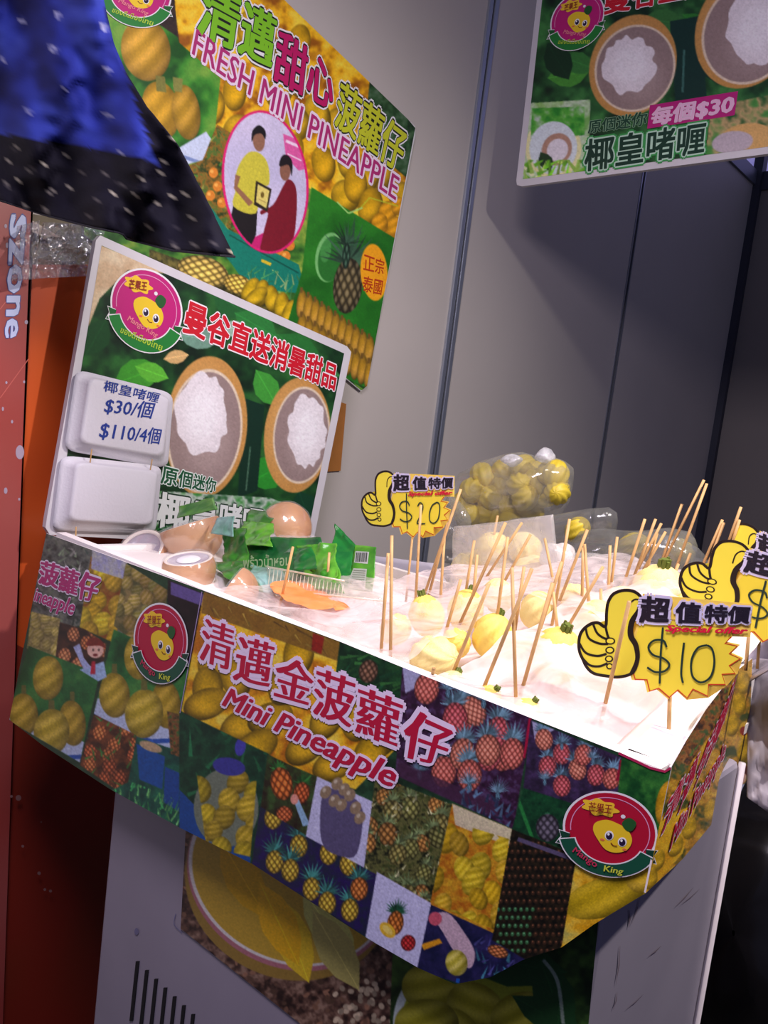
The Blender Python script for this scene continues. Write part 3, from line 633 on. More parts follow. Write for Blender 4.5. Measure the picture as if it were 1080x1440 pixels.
g.stroke(smooth_pts([(256, 1306), (300, 1342), (345, 1372), (400, 1420)], 5), 1.6, .001, (120, 130, 180)); g.stroke(smooth_pts([(247, 1285), (245, 1300), (256, 1312)], 4), 1.0, .001, (120, 120, 160)); g.ell(192, 1310, 3, 5, .001, (120, 116, 150))
g.build('scuff', fz)['kind'] = 'stuff'
g = Flat(PSD); sc = (120, 104, 112)
for a, b, w in (((885, 1280), (884, 1305), 2), ((872, 1330), (866, 1385), 1.5), ((950, 1275), (975, 1248), 1.5), ((912, 1345), (930, 1330), 1.4), ((900, 1262), (888, 1300), 1.2), ((868, 1395), (862, 1420), 1.3), ((984, 1250), (958, 1272), 1.0), ((880, 1420), (905, 1398), 1)): g.stroke([a, ((a[0]+b[0])/2+1.5, (a[1]+b[1])/2), b], w, .001, sc, taper=.8)
g.build('scuff', fz)['kind'] = 'stuff'
edge = [P3(x, y, PSD, .0015) for x, y in ((1038, 1140), (985, 1440))]
rod('edge_trim', (FX1+.002, FY1, -.27), (FX1+.002, FY1, FZ-.002), .0035, mat('pale_trim', (210, 200, 206), .4), fz)

def freezer_poster():
    A = Art(240, 1120, 850, 1530, (60, 40, 34)); A.noise([(240, 1120), (860, 1120), (860, 1530), (240, 1530)], [(40, 24, 20), (92, 64, 52), (150, 120, 100)], 9, 4)
    r = np.random.default_rng(4)
    for i in range(420):
        x, y = 250+r.random()*400, 1160+r.random()*370; A.ell(x, y, 3+r.random()*4, 2+r.random()*3, r.random()*180, np.array((120, 86, 66))*(.5+.8*r.random()))
    for i in range(60): x, y = 470+r.random()*110, 1380+r.random()*60; A.ell(x, y, 5, 4, r.random()*180, np.array((200, 180, 150))*(.7+.4*r.random()))
    A.ell(405, 1245, 150, 130, 28, (150, 120, 50)); A.ell(407, 1236, 150, 124, 28, (176, 110, 120)); A.ell(407, 1232, 148, 121, 28, (226, 220, 214)); A.ell(407, 1234, 143, 115, 28, (196, 160, 50))
    for x, y, a, c in ((340, 1240, 60, (220, 170, 20)), (420, 1320, 70, (232, 196, 40)), (455, 1310, 55, (206, 206, 110)), (395, 1300, 65, (236, 182, 24)), (470, 1340, 60, (190, 180, 100))): A.leaf(x-30, y-60, 130, 26, a, c)
    A.noise([(560, 1120), (860, 1120), (860, 1530), (545, 1530)], [(14, 34, 14), (40, 70, 26), (70, 110, 40)], 26, 7)
    A.ell(675, 1450, 125, 110, 22, (200, 214, 210)); A.ell(680, 1450, 118, 103, 22, (150, 160, 40))
    for x, y, a in ((610, 1390, 10), (670, 1420, 40), (735, 1430, -10), (640, 1460, 60), (600, 1440, 0)): A.fruit(x, y, 46, 36, a, (196, 190, 60), 3)
    for x, y, L, w, a in ((640, 1340, 160, 34, 10), (760, 1350, 110, 30, 70), (720, 1400, 120, 22, 30), (790, 1380, 120, 26, 95)): A.leaf(x, y, L, w, a, (30, 74, 34))
    A.line(smooth_pts([(764, 1350), (784, 1380), (792, 1440)], 5), 5, (150, 170, 150))
    A.grain(.03); t = print_sheet('sticker', A, [(262, 1150), (700, 1150), (842, 1290)], [(254, 1306), (430, 1446), (560, 1540), (818, 1540)], PF, .002, fz, 1.5)
freezer_poster()

# ---------------------------------------------------------------- display tray of white foam
TX0, TX1, TY0, TY1, RIM = -1.095, -.186, .516, .93, .95
m_foam = mat('tray_foam', (240, 232, 230), .6, bump=.1, scale=260)
tr = thing('display_tray', 'long open white foam tray on the freezer, wrapped in printed banners', 'tray', ((TX0+TX1)/2, (TY0+TY1)/2, FZ))
def wallseg(a, b, z0, z1, th, nm):
    a = Vector(a); b = Vector(b); d = (b-a).normalized(); n = Vector((-d.y, d.x))*th
    P = [a, b, b+n, a+n]; V = [(p.x, p.y, z) for z in (z0, z1) for p in P]
    return mesh(nm, V, [(3, 2, 1, 0), (4, 5, 6, 7), (0, 1, 5, 4), (1, 2, 6, 5), (2, 3, 7, 6), (3, 0, 4, 7)], m_foam, tr)
CR = P3(940, 1085, PZ(RIM)); SR = P3(1062, 932, PZ(RIM))
box('base', (TX0+.002, TY0+.002, FZ+.001), (-.25, TY1, FZ+.012), m_foam, tr)
wallseg((TX0, TY0), (CR.x-.006, TY0), FZ+.002, RIM-.001, .014, 'front_wall'); wallseg((CR.x-.0055, CR.y+.018), (SR.x-.002, SR.y), FZ+.002, RIM-.001, .03, 'side_wall')
wallseg((SR.x-.003, TY1+.0), (TX0, TY1), FZ+.002, RIM-.01, .012, 'back_wall'); wallseg((TX0, TY1), (TX0, TY0), FZ+.002, RIM-.02, .012, 'side_wall')

# ---------------------------------------------------------------- banners round the tray
def front_banner():
    A = Art(0, 735, 960, 1410, (30, 60, 34)); full = [(0, 735), (960, 735), (960, 1410), (0, 1410)]
    A.noise(full, [(16, 40, 24), (40, 80, 50)], 20, 2)
    def cell(P, cols, sc=10, seed=1): A.noise(P, cols, sc, seed); A.setclip(P)
    gold = [(255, 222, 60), (248, 200, 40), (235, 190, 60)]
    # -- left banner
    P = [(60, 740), (180, 780), (172, 900), (110, 880), (40, 900)]; cell(P, [(40, 44, 40), (90, 96, 90), (120, 124, 110)], 7, 3); A.blades(P, [(120, 140, 110), (60, 80, 70), (160, 160, 150)], 160, 14); A.setclip(None)
    P = [(128, 782), (180, 795), (162, 905), (112, 882)]; cell(P, [(140, 70, 20), (170, 120, 40)]); A.cluster(P, 13, 16, gold, seed=3); A.setclip(None)
    P = [(130, 770), (180, 785), (175, 815), (128, 800)]; cell(P, [(170, 170, 210), (200, 200, 190)], 6); A.setclip(None)
    P = [(177, 792), (236, 830), (230, 882), (185, 900), (160, 880)]; cell(P, [(90, 90, 50), (150, 130, 80)]); A.cluster(P, 10, 24, [(210, 186, 120), (190, 160, 100), (170, 160, 100)], seed=8); A.setclip(None)
    P = [(236, 815), (290, 836), (262, 1010), (235, 960)]; cell(P, [(18, 10, 14), (36, 18, 26)]); A.poly([(240, 818), (288, 836), (284, 852), (240, 836)], (104, 86, 150)); A.setclip(None)
    P = [(44, 860), (85, 870), (78, 925), (38, 912)]; cell(P, [(120, 110, 60), (190, 170, 110)], 5); A.cluster(P, 8, 14, [(220, 200, 130)], seed=2); A.setclip(None)
    P = [(84, 875), (120, 885), (150, 905), (142, 952), (78, 925)]; cell(P, [(30, 20, 16), (80, 46, 30)]); A.cluster(P, 10, 10, [(216, 130, 80), (196, 110, 60)], 'pine', 4, crown=0); A.setclip(None)
    def served(P, x, y, s, seed=1):
        cell(P, [(14, 70, 30), (30, 110, 50), (70, 140, 60)], 34, seed)
        A.poly([(x-62*s, y+22*s), (x-40*s, y+12*s), (x+55*s, y+50*s), (x+60*s, y+75*s), (x-5*s, y+62*s), (x-52*s, y+40*s)], (196, 210, 240)); A.line([(x-62*s, y+28*s), (x-30*s, y+50*s), (x+10*s, y+62*s), (x+52*s, y+60*s)], 5*s, (40, 90, 180))
        A.fruit(x-2*s, y-30*s, 18*s, 26*s, 2, (230, 196, 70), 3.5); A.fruit(x-30*s, y+12*s, 17*s, 25*s, -4, (226, 192, 70), 3.5, (110, 110, 50)); A.fruit(x+26*s, y+22*s, 16*s, 27*s, -6, (214, 178, 60), 3.5, (110, 110, 50)); A.fruit(x+2*s, y+32*s, 21*s, 27*s, 4, (236, 206, 80), 3.5, (110, 110, 50)); A.setclip(None)
    served([(40, 908), (140, 948), (112, 1072), (10, 1012)], 70, 990, 1.22)
    served([(160, 885), (258, 930), (270, 935), (244, 1066), (132, 1004)], 200, 962, 1.3, 3)
    P = [(132, 1004), (192, 1034), (178, 1120), (112, 1076)]; cell(P, [(60, 34, 20), (150, 80, 40)]); A.cluster(P, 10, 16, [(220, 120, 60), (200, 96, 50)], 'pine', 4, crown=0); A.blades(P, [(60, 140, 60)], 26, 16, 1.2); A.setclip(None)
    P = [(192, 1036), (268, 1062), (262, 1170), (150, 1115), (180, 1100)]; cell(P, [(16, 70, 60), (30, 110, 80)]); A.poly([(192, 1046), (232, 1064), (228, 1110), (196, 1096)], (24, 84, 160)); A.poly([(232, 1078), (268, 1094), (266, 1150), (230, 1128)], (24, 74, 150)); A.ell(212, 1050, 18, 7, 20, (200, 170, 130)); A.blades([(150, 1085), (262, 1130), (262, 1172), (150, 1120)], [(60, 170, 90), (120, 200, 110)], 110, 20, 1.2, -80, 30); A.setclip(None)
    P = [(235, 1000), (272, 1010), (268, 1070), (240, 1060)]; cell(P, [(60, 60, 30), (150, 90, 50), (60, 110, 50)], 5); A.setclip(None)
    # little printed man with a tie
    A.poly([(112, 942), (146, 930), (150, 952), (138, 958)], (170, 200, 240)); A.ell(134, 914, 12, 12, 0, (250, 196, 176)); A.poly(smooth_pts([(121, 908), (128, 897), (142, 900), (149, 912), (140, 908)], 3, True), (130, 40, 30)); A.poly([(129, 930), (134, 930), (134, 948), (127, 948)], (200, 30, 60)); A.poly([(103, 910), (112, 905), (118, 925), (128, 938), (118, 942)], (180, 190, 235)); A.ell(131, 914, 1.6, 2.4, 0, (40, 20, 20)); A.ell(139, 914, 1.6, 2.4, 0, (40, 20, 20)); A.ell(134, 921, 4, 2.4, 0, (120, 20, 30))
    # -- main banner
    P = [(287, 832), (480, 904), (470, 960), (560, 1000), (560, 1050), (500, 1110), (440, 1092), (255, 1000)]
    cell(P, [(190, 110, 10), (246, 190, 30), (255, 220, 80)], 26, 6)
    for x, y, a in ((300, 930, 10), (330, 950, -20), (292, 970, 0), (340, 1020, 60), (380, 1010, 70), (400, 960, 20), (430, 1050, 50), (460, 1010, 30), (420, 920, 10), (500, 1010, 0), (470, 1075, 60), (290, 990, 70), (360, 1050, 60), (540, 1030, 10), (520, 1060, 30)): A.fruit(x, y, 22, 34, a, (252, 198, 30), 1.5, dark=.6)
    A.poly([(287, 832), (480, 904), (476, 930), (283, 862)], (132, 96, 34), .9)
    A.blades([(287, 832), (480, 904), (476, 930), (283, 862)], [(180, 150, 60), (96, 66, 30)], 60, 20, 1, 20, 60); A.poly([(440, 890), (456, 896), (452, 920), (438, 914)], (150, 20, 20), .8); A.setclip(None)
    P = [(478, 902), (566, 936), (560, 1000), (470, 962)]; cell(P, [(10, 44, 24), (30, 80, 40)]); A.blades(P, [(50, 110, 50), (20, 70, 40)], 40, 30, 2.5, -30, 40); A.pine(518, 944, 14, 17, 10, (120, 84, 60), (40, 100, 50), crown=0); A.setclip(None)
    rose = [(226, 112, 96), (214, 92, 96), (230, 130, 104)]
    P = [(566, 936), (748, 1010), (722, 1166), (556, 1090)]; cell(P, [(40, 20, 40), (60, 30, 60), (90, 70, 110)], 8, 9); A.poly([(566, 936), (610, 952), (570, 975)], (170, 170, 205))
    for x, y, a in ((600, 968, 8), (655, 1005, 4), (705, 1062, -8), (688, 1062, 10), (665, 1000, -30), (640, 1010, 0), (700, 1030, 6), (624, 1085, 0), (650, 1060, 12), (660, 1090, 0), (720, 1060, 6), (686, 1055, 0)): A.pine(x, y, 18, 23, a, rose[int(x) % 3], (104, 140, 156), 13, 1.3, 1, 7)
    for x, y in ((630, 975), (680, 990), (660, 1108), (700, 1120), (590, 1090)): A.pine(x, y, 4, 8, 0, (90, 130, 150), (110, 146, 166), 15, 3.2)
    A.poly([(560, 1070), (700, 1130), (700, 1150), (556, 1095)], (70, 40, 66), .8); A.blades([(640, 1100), (725, 1130), (720, 1166), (640, 1135)], [(90, 120, 150), (50, 60, 90)], 40, 18, 2.5); A.line([(746, 1010), (738, 1066)], 5, (170, 20, 60)); A.setclip(None)
    P = [(746, 1012), (876, 1066), (870, 1122), (800, 1130), (736, 1108)]; cell(P, [(40, 30, 50), (70, 50, 90)]); A.poly([(748, 1014), (780, 1026), (752, 1040)], (170, 170, 205))
    for x, y in ((770, 1078), (790, 1060), (812, 1082), (838, 1090), (790, 1105), (860, 1095), (820, 1062), (765, 1040)): A.pine(x, y, 13, 16, RNG.random()*30-15, rose[int(y) % 3], (100, 136, 156), 11, 1.3, 1, 6)
    for x, y in ((790, 1050), (834, 1070), (766, 1100)): A.pine(x, y, 3, 6, 0, (90, 130, 150), (110, 146, 166), 13, 3)
    A.line([(874, 1068), (868, 1098)], 4, (150, 20, 50)); A.setclip(None)
    P = [(252, 1000), (378, 1060), (352, 1216), (252, 1168)]; cell(P, [(10, 50, 34), (24, 80, 50)]); A.blades(P, [(30, 100, 60)], 40, 30, 3); A.poly([(252, 1110), (300, 1160), (352, 1190), (352, 1218), (252, 1170)], (20, 76, 150)); A.ell(318, 1136, 46, 56, 0, (120, 130, 110)); A.cluster([(276, 1085), (362, 1085), (352, 1205), (290, 1190)], 15, 14, [(232, 204, 50), (222, 190, 60)], seed=6); A.ell(322, 1078, 24, 13, 10, (60, 60, 150)); A.ell(338, 1050, 8, 14, 10, (70, 66, 170)); A.setclip(None)
    P = [(376, 1062), (446, 1092), (432, 1176), (366, 1140)]; cell(P, [(40, 24, 16), (60, 90, 40)]); A.pine(396, 1102, 16, 24, -10, (222, 110, 40), (50, 120, 50), 9, .9); A.pine(424, 1115, 12, 16, 10, (200, 90, 40), (50, 120, 50)); A.pine(400, 1145, 12, 12, 0, (210, 100, 50), (50, 120, 50), crown=0); A.poly([(410, 1118), (420, 1124), (436, 1160), (426, 1162)], (150, 190, 220)); A.ell(414, 1124, 6, 8, 0, (240, 160, 140)); A.setclip(None)
    P = [(366, 1134), (432, 1176), (530, 1228), (516, 1318), (354, 1216)]; cell(P, [(40, 20, 90), (30, 40, 60)], 9, 2)
    for x, y in ((384, 1150), (420, 1190), (462, 1200), (490, 1215), (386, 1212), (408, 1224), (438, 1250), (460, 1270), (492, 1280), (505, 1250)): A.pine(x, y, 13, 17, 3, [(206, 170, 50), (214, 120, 50)][int(x) % 2], [(60, 130, 120), (90, 60, 150)][int(y) % 2], 11, 1.7)
    A.setclip(None)
    A.poly([(446, 1092), (530, 1130), (512, 1220), (430, 1176)], (205, 205, 238)); A.poly(smooth_pts([(450, 1150), (458, 1110), (490, 1118), (510, 1140), (502, 1200), (480, 1204), (455, 1190)], 4, True), (92, 84, 120))
    for x, y in ((458, 1114), (474, 1102), (484, 1110), (492, 1118), (470, 1126), (480, 1132), (506, 1150), (500, 1136)): A.ell(x, y, 8, 10, 30, (150, 128, 100)); A.ell(x-2, y-3, 3, 4, 30, (200, 186, 160))
    P = [(528, 1090), (642, 1134), (612, 1276), (512, 1220)]; cell(P, [(24, 30, 14), (110, 110, 60), (60, 70, 30)], 6, 3); A.cluster(P, 13, 22, [(150, 140, 70), (190, 130, 60), (120, 120, 60)], 'pine', 7, (120, 140, 90)); A.blades(P, [(200, 200, 150), (90, 110, 60)], 90, 10, 1.4); A.setclip(None)
    P = [(636, 1130), (720, 1166), (692, 1322), (604, 1274)]; cell(P, [(180, 100, 20), (220, 170, 40)], 8); A.poly([(636, 1130), (720, 1166), (716, 1190), (640, 1160)], (220, 220, 200), .8); A.cluster([(620, 1150), (716, 1180), (700, 1310), (608, 1270)], 15, 18, gold, seed=12, asp=1.35); A.setclip(None)
    A.poly([(530, 1226), (606, 1270), (590, 1366), (514, 1318)], (206, 206, 240)); A.pine(556, 1298, 12, 18, 8, (200, 110, 40), (30, 90, 60), 13, 1.3); A.ell(545, 1308, 9, 14, -45, (236, 190, 50)); A.ell(545, 1308, 5, 10, -45, (250, 220, 110)); A.pine(574, 1326, 11, 12, 0, (190, 40, 40), crown=0)
    P = [(606, 1272), (702, 1316), (740, 1350), (700, 1400), (586, 1364)]; cell(P, [(20, 24, 60), (44, 40, 90)], 12); A.poly(smooth_pts([(610, 1288), (630, 1284), (652, 1310), (668, 1340), (660, 1362), (640, 1340), (622, 1310)], 4, True), (206, 176, 190)); A.ell(612, 1292, 10, 10, 0, (210, 90, 110)); A.poly([(592, 1328), (618, 1320), (622, 1326), (596, 1336)], (232, 160, 30)); A.fruit(642, 1354, 16, 19, -10, (236, 222, 110), 3); A.blades([(660, 1310), (700, 1320), (740, 1370), (680, 1390)], [(70, 70, 130), (60, 120, 140)], 40, 18, 2); A.pine(700, 1338, 16, 9, 20, (190, 110, 60), crown=0); A.line([(644, 1376), (643, 1392)], 5, (30, 90, 180)); A.setclip(None)
    P = [(736, 1108), (812, 1132), (812, 1200), (720, 1166)]; cell(P, [(12, 50, 30), (24, 80, 44)]); A.pine(770, 1164, 17, 20, 0, (90, 84, 96), (60, 140, 90), 7, .4); A.line([(726, 1118), (752, 1188)], 5, (40, 130, 60)); A.setclip(None)
    P = [(720, 1166), (814, 1204), (790, 1342), (740, 1350), (692, 1322)]; cell(P, [(14, 14, 10), (44, 34, 20)], 5)
    for i in range(15):
        for j in range(14):
            x = 700+i*8.2+(j % 2)*4; y = 1186+j*11.6
            c = (80, 150, 90) if x < 755-(j-7)*2 and y > 1270 else (92, 60, 40); A.ell(x, y, 3.2, 3.8, 0, np.array(c)*.7); A.ell(x, y-1, 1.2, 1.5, 0, np.minimum(np.array(c)*1.9, 235))
    A.line([(728, 1180), (806, 1208)], 6, (90, 80, 110)); A.setclip(None)
    P = [(874, 1066), (960, 1060), (950, 1200), (900, 1170), (868, 1124)]; cell(P, [(16, 70, 30), (60, 130, 50)], 16); A.fruit(938, 1130, 16, 34, 10, (240, 180, 40), 2); A.setclip(None)
    P = [(812, 1196), (930, 1220), (906, 1262), (834, 1306), (784, 1340), (790, 1330)]; cell(P, [(220, 160, 20), (245, 200, 60), (200, 190, 90)], 18); A.fruit(850, 1262, 60, 28, -16, (236, 200, 40), 2); A.fruit(905, 1235, 26, 22, 0, (240, 200, 60), 2); A.setclip(None)
    # blotchy photo grain
    n = RNG.normal(0, 1, A.img.shape[:2]); n = (n+np.roll(n, 1, 0)+np.roll(n, 1, 1)+np.roll(n, (1, 1), (0, 1)))/2; A.img = np.clip(A.img*(1+.05*n[..., None]), 0, 255)
    Pn = PY(.512)
    top = [(65, 750), (170, 788), (285, 830), (480, 903), (560, 936), (745, 1009), (870, 1058), (915, 1079), (935, 1084), (944, 1079)]
    botm = [(13, 1012), (60, 1048), (155, 1110), (255, 1165), (355, 1215), (517, 1320), (590, 1362), (640, 1384), (690, 1374), (735, 1350), (790, 1332), (835, 1300), (908, 1256)]
    t = thing('front_banner', 'printed pineapple-photo banner along the tray front, pink-red Chinese and English lettering', 'banner', P3(500, 1040, Pn))
    slab('paper', top+botm[::-1], Pn, .0012, mat('banner_paper', (216, 210, 216), .5), t)
    print_sheet('printed_face', A, top, botm, Pn, .0006, t, 1.35)
    g = Flat(Pn); g.stroke([(870, 1059), (915, 1080), (935, 1085), (943, 1080)], 3.5, .0012, (196, 40, 90)); g.build('red_edging', t)
    o = .0012; LW = (246, 226, 250)
    for ch, q in zip('清邁金菠蘿仔', [[(288, 868), (330, 882), (324, 944), (280, 928)], [(336, 892), (386, 906), (377, 967), (328, 956)], [(392, 918), (443, 938), (434, 992), (384, 978)], [(446, 938), (500, 956), (492, 1024), (440, 1004)], [(506, 964), (566, 986), (556, 1052), (500, 1030)], [(574, 992), (640, 1024), (620, 1078), (566, 1064)]]):
        lettering(ch, q, Pn, o, [REDM, LW], t, (.028, .0), ((.10, 1),))
    lettering('Mini Pineapple', [(320, 966), (560, 1077), (548, 1118), (310, 1000)], Pn, o, [REDM, LW], t, (.032, .008), ((.10, 1),), shear=.25)
    for ch, q in zip('菠蘿仔', [[(58, 788), (84, 794), (80, 828), (54, 820)], [(86, 796), (112, 804), (107, 838), (82, 830)], [(114, 802), (143, 812), (132, 846), (109, 842)]]):
        lettering(ch, q, Pn, o, [(190, 40, 120), (246, 232, 250)], t, (.04, .012), ((.075, 1),))
    lettering('ineapple', [(50, 826), (107, 844), (101, 872), (47, 850)], Pn, o, [(190, 40, 120), (246, 232, 250)], t, (.03, .01), ((.06, 1),), shear=.25)
    logo(Pn, (226, 900), (37, 6), (-3, 52), t, o, (186, 14, 60), (20, 84, 60), False); logo(Pn, (858, 1168), (64, 14), (-10, 54), t, o, (186, 14, 50), (20, 84, 60), False)
    # second sheet's edge where the two prints overlap
    g = Flat(Pn); g.stroke([(284, 832), (253, 1003)], 1.2, .0011, (170, 150, 190)); g.build('overlap_edge', t)
front_banner()

def side_banner():
    A = Art(880, 880, 1090, 1300, (120, 100, 50)); full = [(880, 880), (1090, 880), (1090, 1300), (880, 1300)]
    A.noise(full, [(60, 80, 30), (200, 140, 40), (235, 190, 60)], 12, 3)
    A.noise([(985, 990), (1030, 930), (1020, 1000), (960, 1090), (950, 1070)], [(60, 40, 24), (180, 110, 50), (70, 100, 50)], 7, 5)
    A.noise([(905, 1160), (980, 1130), (960, 1200), (905, 1262)], [(230, 160, 20), (250, 200, 50)], 14, 5)
    for x, y, a in ((925, 1210, 20), (950, 1190, 25), (970, 1165, 20), (1000, 1140, 10), (1040, 990, 0), (1048, 1030, 0), (1030, 1020, 10), (1045, 960, 0), (1045, 1055, 0), (915, 1235, 10)): A.fruit(x, y, 10, 17, a, (248, 196, 40), 2)
    A.poly([(1010, 930), (1026, 900), (1034, 930), (1020, 960), (1012, 975)], (70, 50, 40)); A.ell(1046, 1028, 6, 7, 0, (160, 40, 20))
    A.blades([(940, 1085), (1020, 940), (1030, 960), (960, 1100)], [(80, 120, 50), (150, 110, 60)], 60, 12, 1.5)
    A.ell(1040, 1092, 10, 12, 0, (244, 190, 170)); A.poly([(1030, 1086), (1036, 1074), (1052, 1078), (1054, 1094), (1046, 1086)], (100, 40, 30)); A.poly([(1030, 1106), (1048, 1102), (1052, 1118), (1030, 1136)], (180, 190, 220)); A.poly([(1036, 1106), (1040, 1106), (1040, 1124), (1034, 1126)], (190, 30, 60)); A.ell(1040, 1096, 3, 2, 0, (80, 20, 20))
    A.poly([(1015, 1130), (1032, 1120), (1030, 1140), (1010, 1150)], (40, 130, 50))
    n = RNG.normal(0, 1, A.img.shape[:2]); A.img = np.clip(A.img*(1+.08*n[..., None]), 0, 255)
    d = Vector((SR.x-CR.x, SR.y-CR.y, 0)).normalized(); nn = (d.y, -d.x, 0); Ps = Plane((CR.x, CR.y, RIM), nn)
    top = [(944, 1079), (966, 1040), (995, 995), (1020, 962), (1040, 940), (1058, 926)]
    botm = [(908, 1256), (925, 1240), (960, 1208), (1000, 1160), (1020, 1140), (1040, 1118), (1052, 1092)]
    t = thing('side_banner', 'printed pineapple banner folded round the right end of the tray', 'banner', P3(990, 1090, Ps))
    slab('paper', top+botm[::-1], Ps, .0012, mat('banner_paper', (216, 210, 216)), t)
    print_sheet('printed_face', A, top, botm, Ps, .0006, t, 1.2)
    o = .0012; LW = (232, 214, 230)
    qs = [(934, 1160, 962, 1110), (958, 1128, 982, 1080), (980, 1094, 1000, 1052), (996, 1062, 1014, 1024), (1008, 1036, 1024, 1000), (1020, 1006, 1034, 972)]
    for ch, (x0, y0, x1, y1) in zip('清邁金菠蘿仔', qs):
        lettering(ch, [(x0+6, y0-32), (x1+3, y1-24), (x1-6, y1+14), (x0-4, y0+16)], Ps, o, [REDM, LW], t, (.03, .012), ((.07, 1),))
    lettering('Mini Pineapple', [(948, 1164), (1022, 1040), (1018, 1072), (940, 1206)], Ps, o, [REDM, LW], t, (.03, .01), ((.07, 1),), shear=.2)
    return Ps
PSIDE = side_banner()

# ---------------------------------------------------------------- heap geometry in the tray
def heap_z(X, Y):
    k = min(1, max(0, (X+.70)/.30)); k = k*k*(3-2*k)
    return .932+(.012+.072*k)*min(1, max(0, (Y-.56)/.32))
def on_heap(x, y, lift=0.):
    best = None; d = ray(float(x), float(y))
    for Y in np.linspace(.535, .90, 150):
        z = CAM[2]+d[2]*Y/d[1]
        if z <= heap_z(d[0]*Y/d[1], Y)+lift: return float(Y)
    return .90
def snoise(x, y, z=0, f=1): return mnoise.noise(Vector((x*f, y*f, z*f)))
def heap_grid(name, x0, x1, y0, y1, lift, amp, m, nx=110, ny=60, seed=0, bumps=()):
    V = np.zeros((ny, nx, 3))
    for j in range(ny):
        for i in range(nx):
            X = x0+(x1-x0)*i/(nx-1); Y = y0+(y1-y0)*j/(ny-1)
            z = heap_z(X, Y)+lift+amp*(snoise(X, Y, seed, 9)+.55*abs(snoise(X, Y, seed+3, 20))+.12*abs(snoise(X*1.5, Y, seed+5, 50)))
            for bx, by, br, bh in bumps:
                dd = ((X-bx)**2+(Y-by)**2)/(br*br)
                if dd < 5 and bh > z: e = math.exp(-dd*1.1); z = z+(bh-z)*e
            V[j, i] = (X, Y, z)
    return grid_mesh(name, V, m)
# white lining under the fruit
m_lin = mat('white_lining', (238, 226, 226), .5, bump=.3, scale=30)
lining = heap_grid('plastic_liner', -.76, -.238, .532, .905, -.030, .012, m_lin)
tag(lining, 'white crumpled plastic liner filling the tray under the wrapped pineapples', 'liner')
box('side_lining', (TX0+.014, TY0+.02, FZ+.014), (-.76, TY1-.014, FZ+.055), m_foam, tr)

# ---------------------------------------------------------------- peeled mini pineapples
m_flesh = mat('pineapple_flesh', (250, 226, 120), .45, rgb2=(246, 206, 84), scale=60, bump=.25)
m_fleshp = mat('pineapple_flesh_pale', (250, 236, 170), .45, rgb2=(248, 222, 128), scale=60, bump=.25)
m_stem = mat('green_stem', (112, 124, 40), .7, rgb2=(70, 84, 24), scale=80)
def fruit_mesh(seed):
    R, S = 18, 36; V = []; F = []
    for j in range(R+1):
        v = math.pi*j/R
        for i in range(S):
            u = 2*math.pi*i/S
            g = .5+.5*math.cos(8*(u)+v*5.0); r = 1-.20*(1-g)**2.2*math.sin(v)
            V.append((math.sin(v)*math.cos(u)*r, math.sin(v)*math.sin(u)*r, math.cos(v)*1.14*(1+.02*g)))
    for j in range(R):
        for i in range(S): F.append((j*S+i, (j+1)*S+i, (j+1)*S+(i+1) % S, j*S+(i+1) % S))
    me = bpy.data.meshes.new('flesh'); me.from_pydata(V, [], F); me.shade_smooth(); return me
FM = {0: fruit_mesh(0), 1: fruit_mesh(1)}; FM[0].materials.append(m_flesh); FM[1].materials.append(m_fleshp)
def stem_mesh():
    bm = bmesh.new()
    for k in range(7):
        a = 2*math.pi*k/7; add_rod(bm, (math.cos(a)*.14, math.sin(a)*.14, .95), (math.cos(a)*.17, math.sin(a)*.17, 1.36+.05*(k % 3)), .10, .06, 5)
    add_rod(bm, (0, 0, .9), (0, 0, 1.42), .16, .14, 7); me = bpy.data.meshes.new('stem'); bm.to_mesh(me); bm.free(); me.materials.append(m_stem); return me
SM = stem_mesh()
def pineapple(x, y, rp, Y, label, group, stem=0, tilt=(0, 0), pale=0, name='peeled_pineapple'):
    p = P3(x, y, PY(Y)); t = (p-Vector(CAM)).length/FPX*rp*.98
    o = thing(name, label, 'pineapple', p, group); o.rotation_euler = (math.radians(tilt[0]), math.radians(tilt[1]), random.random()*6); o.scale = (t, t, t)
    f = bpy.data.objects.new('flesh', FM[pale]); COL.objects.link(f); f.parent = o
    if stem: s = bpy.data.objects.new('stem', SM); COL.objects.link(s); s.parent = o
    return o, p, t
random.seed(4)
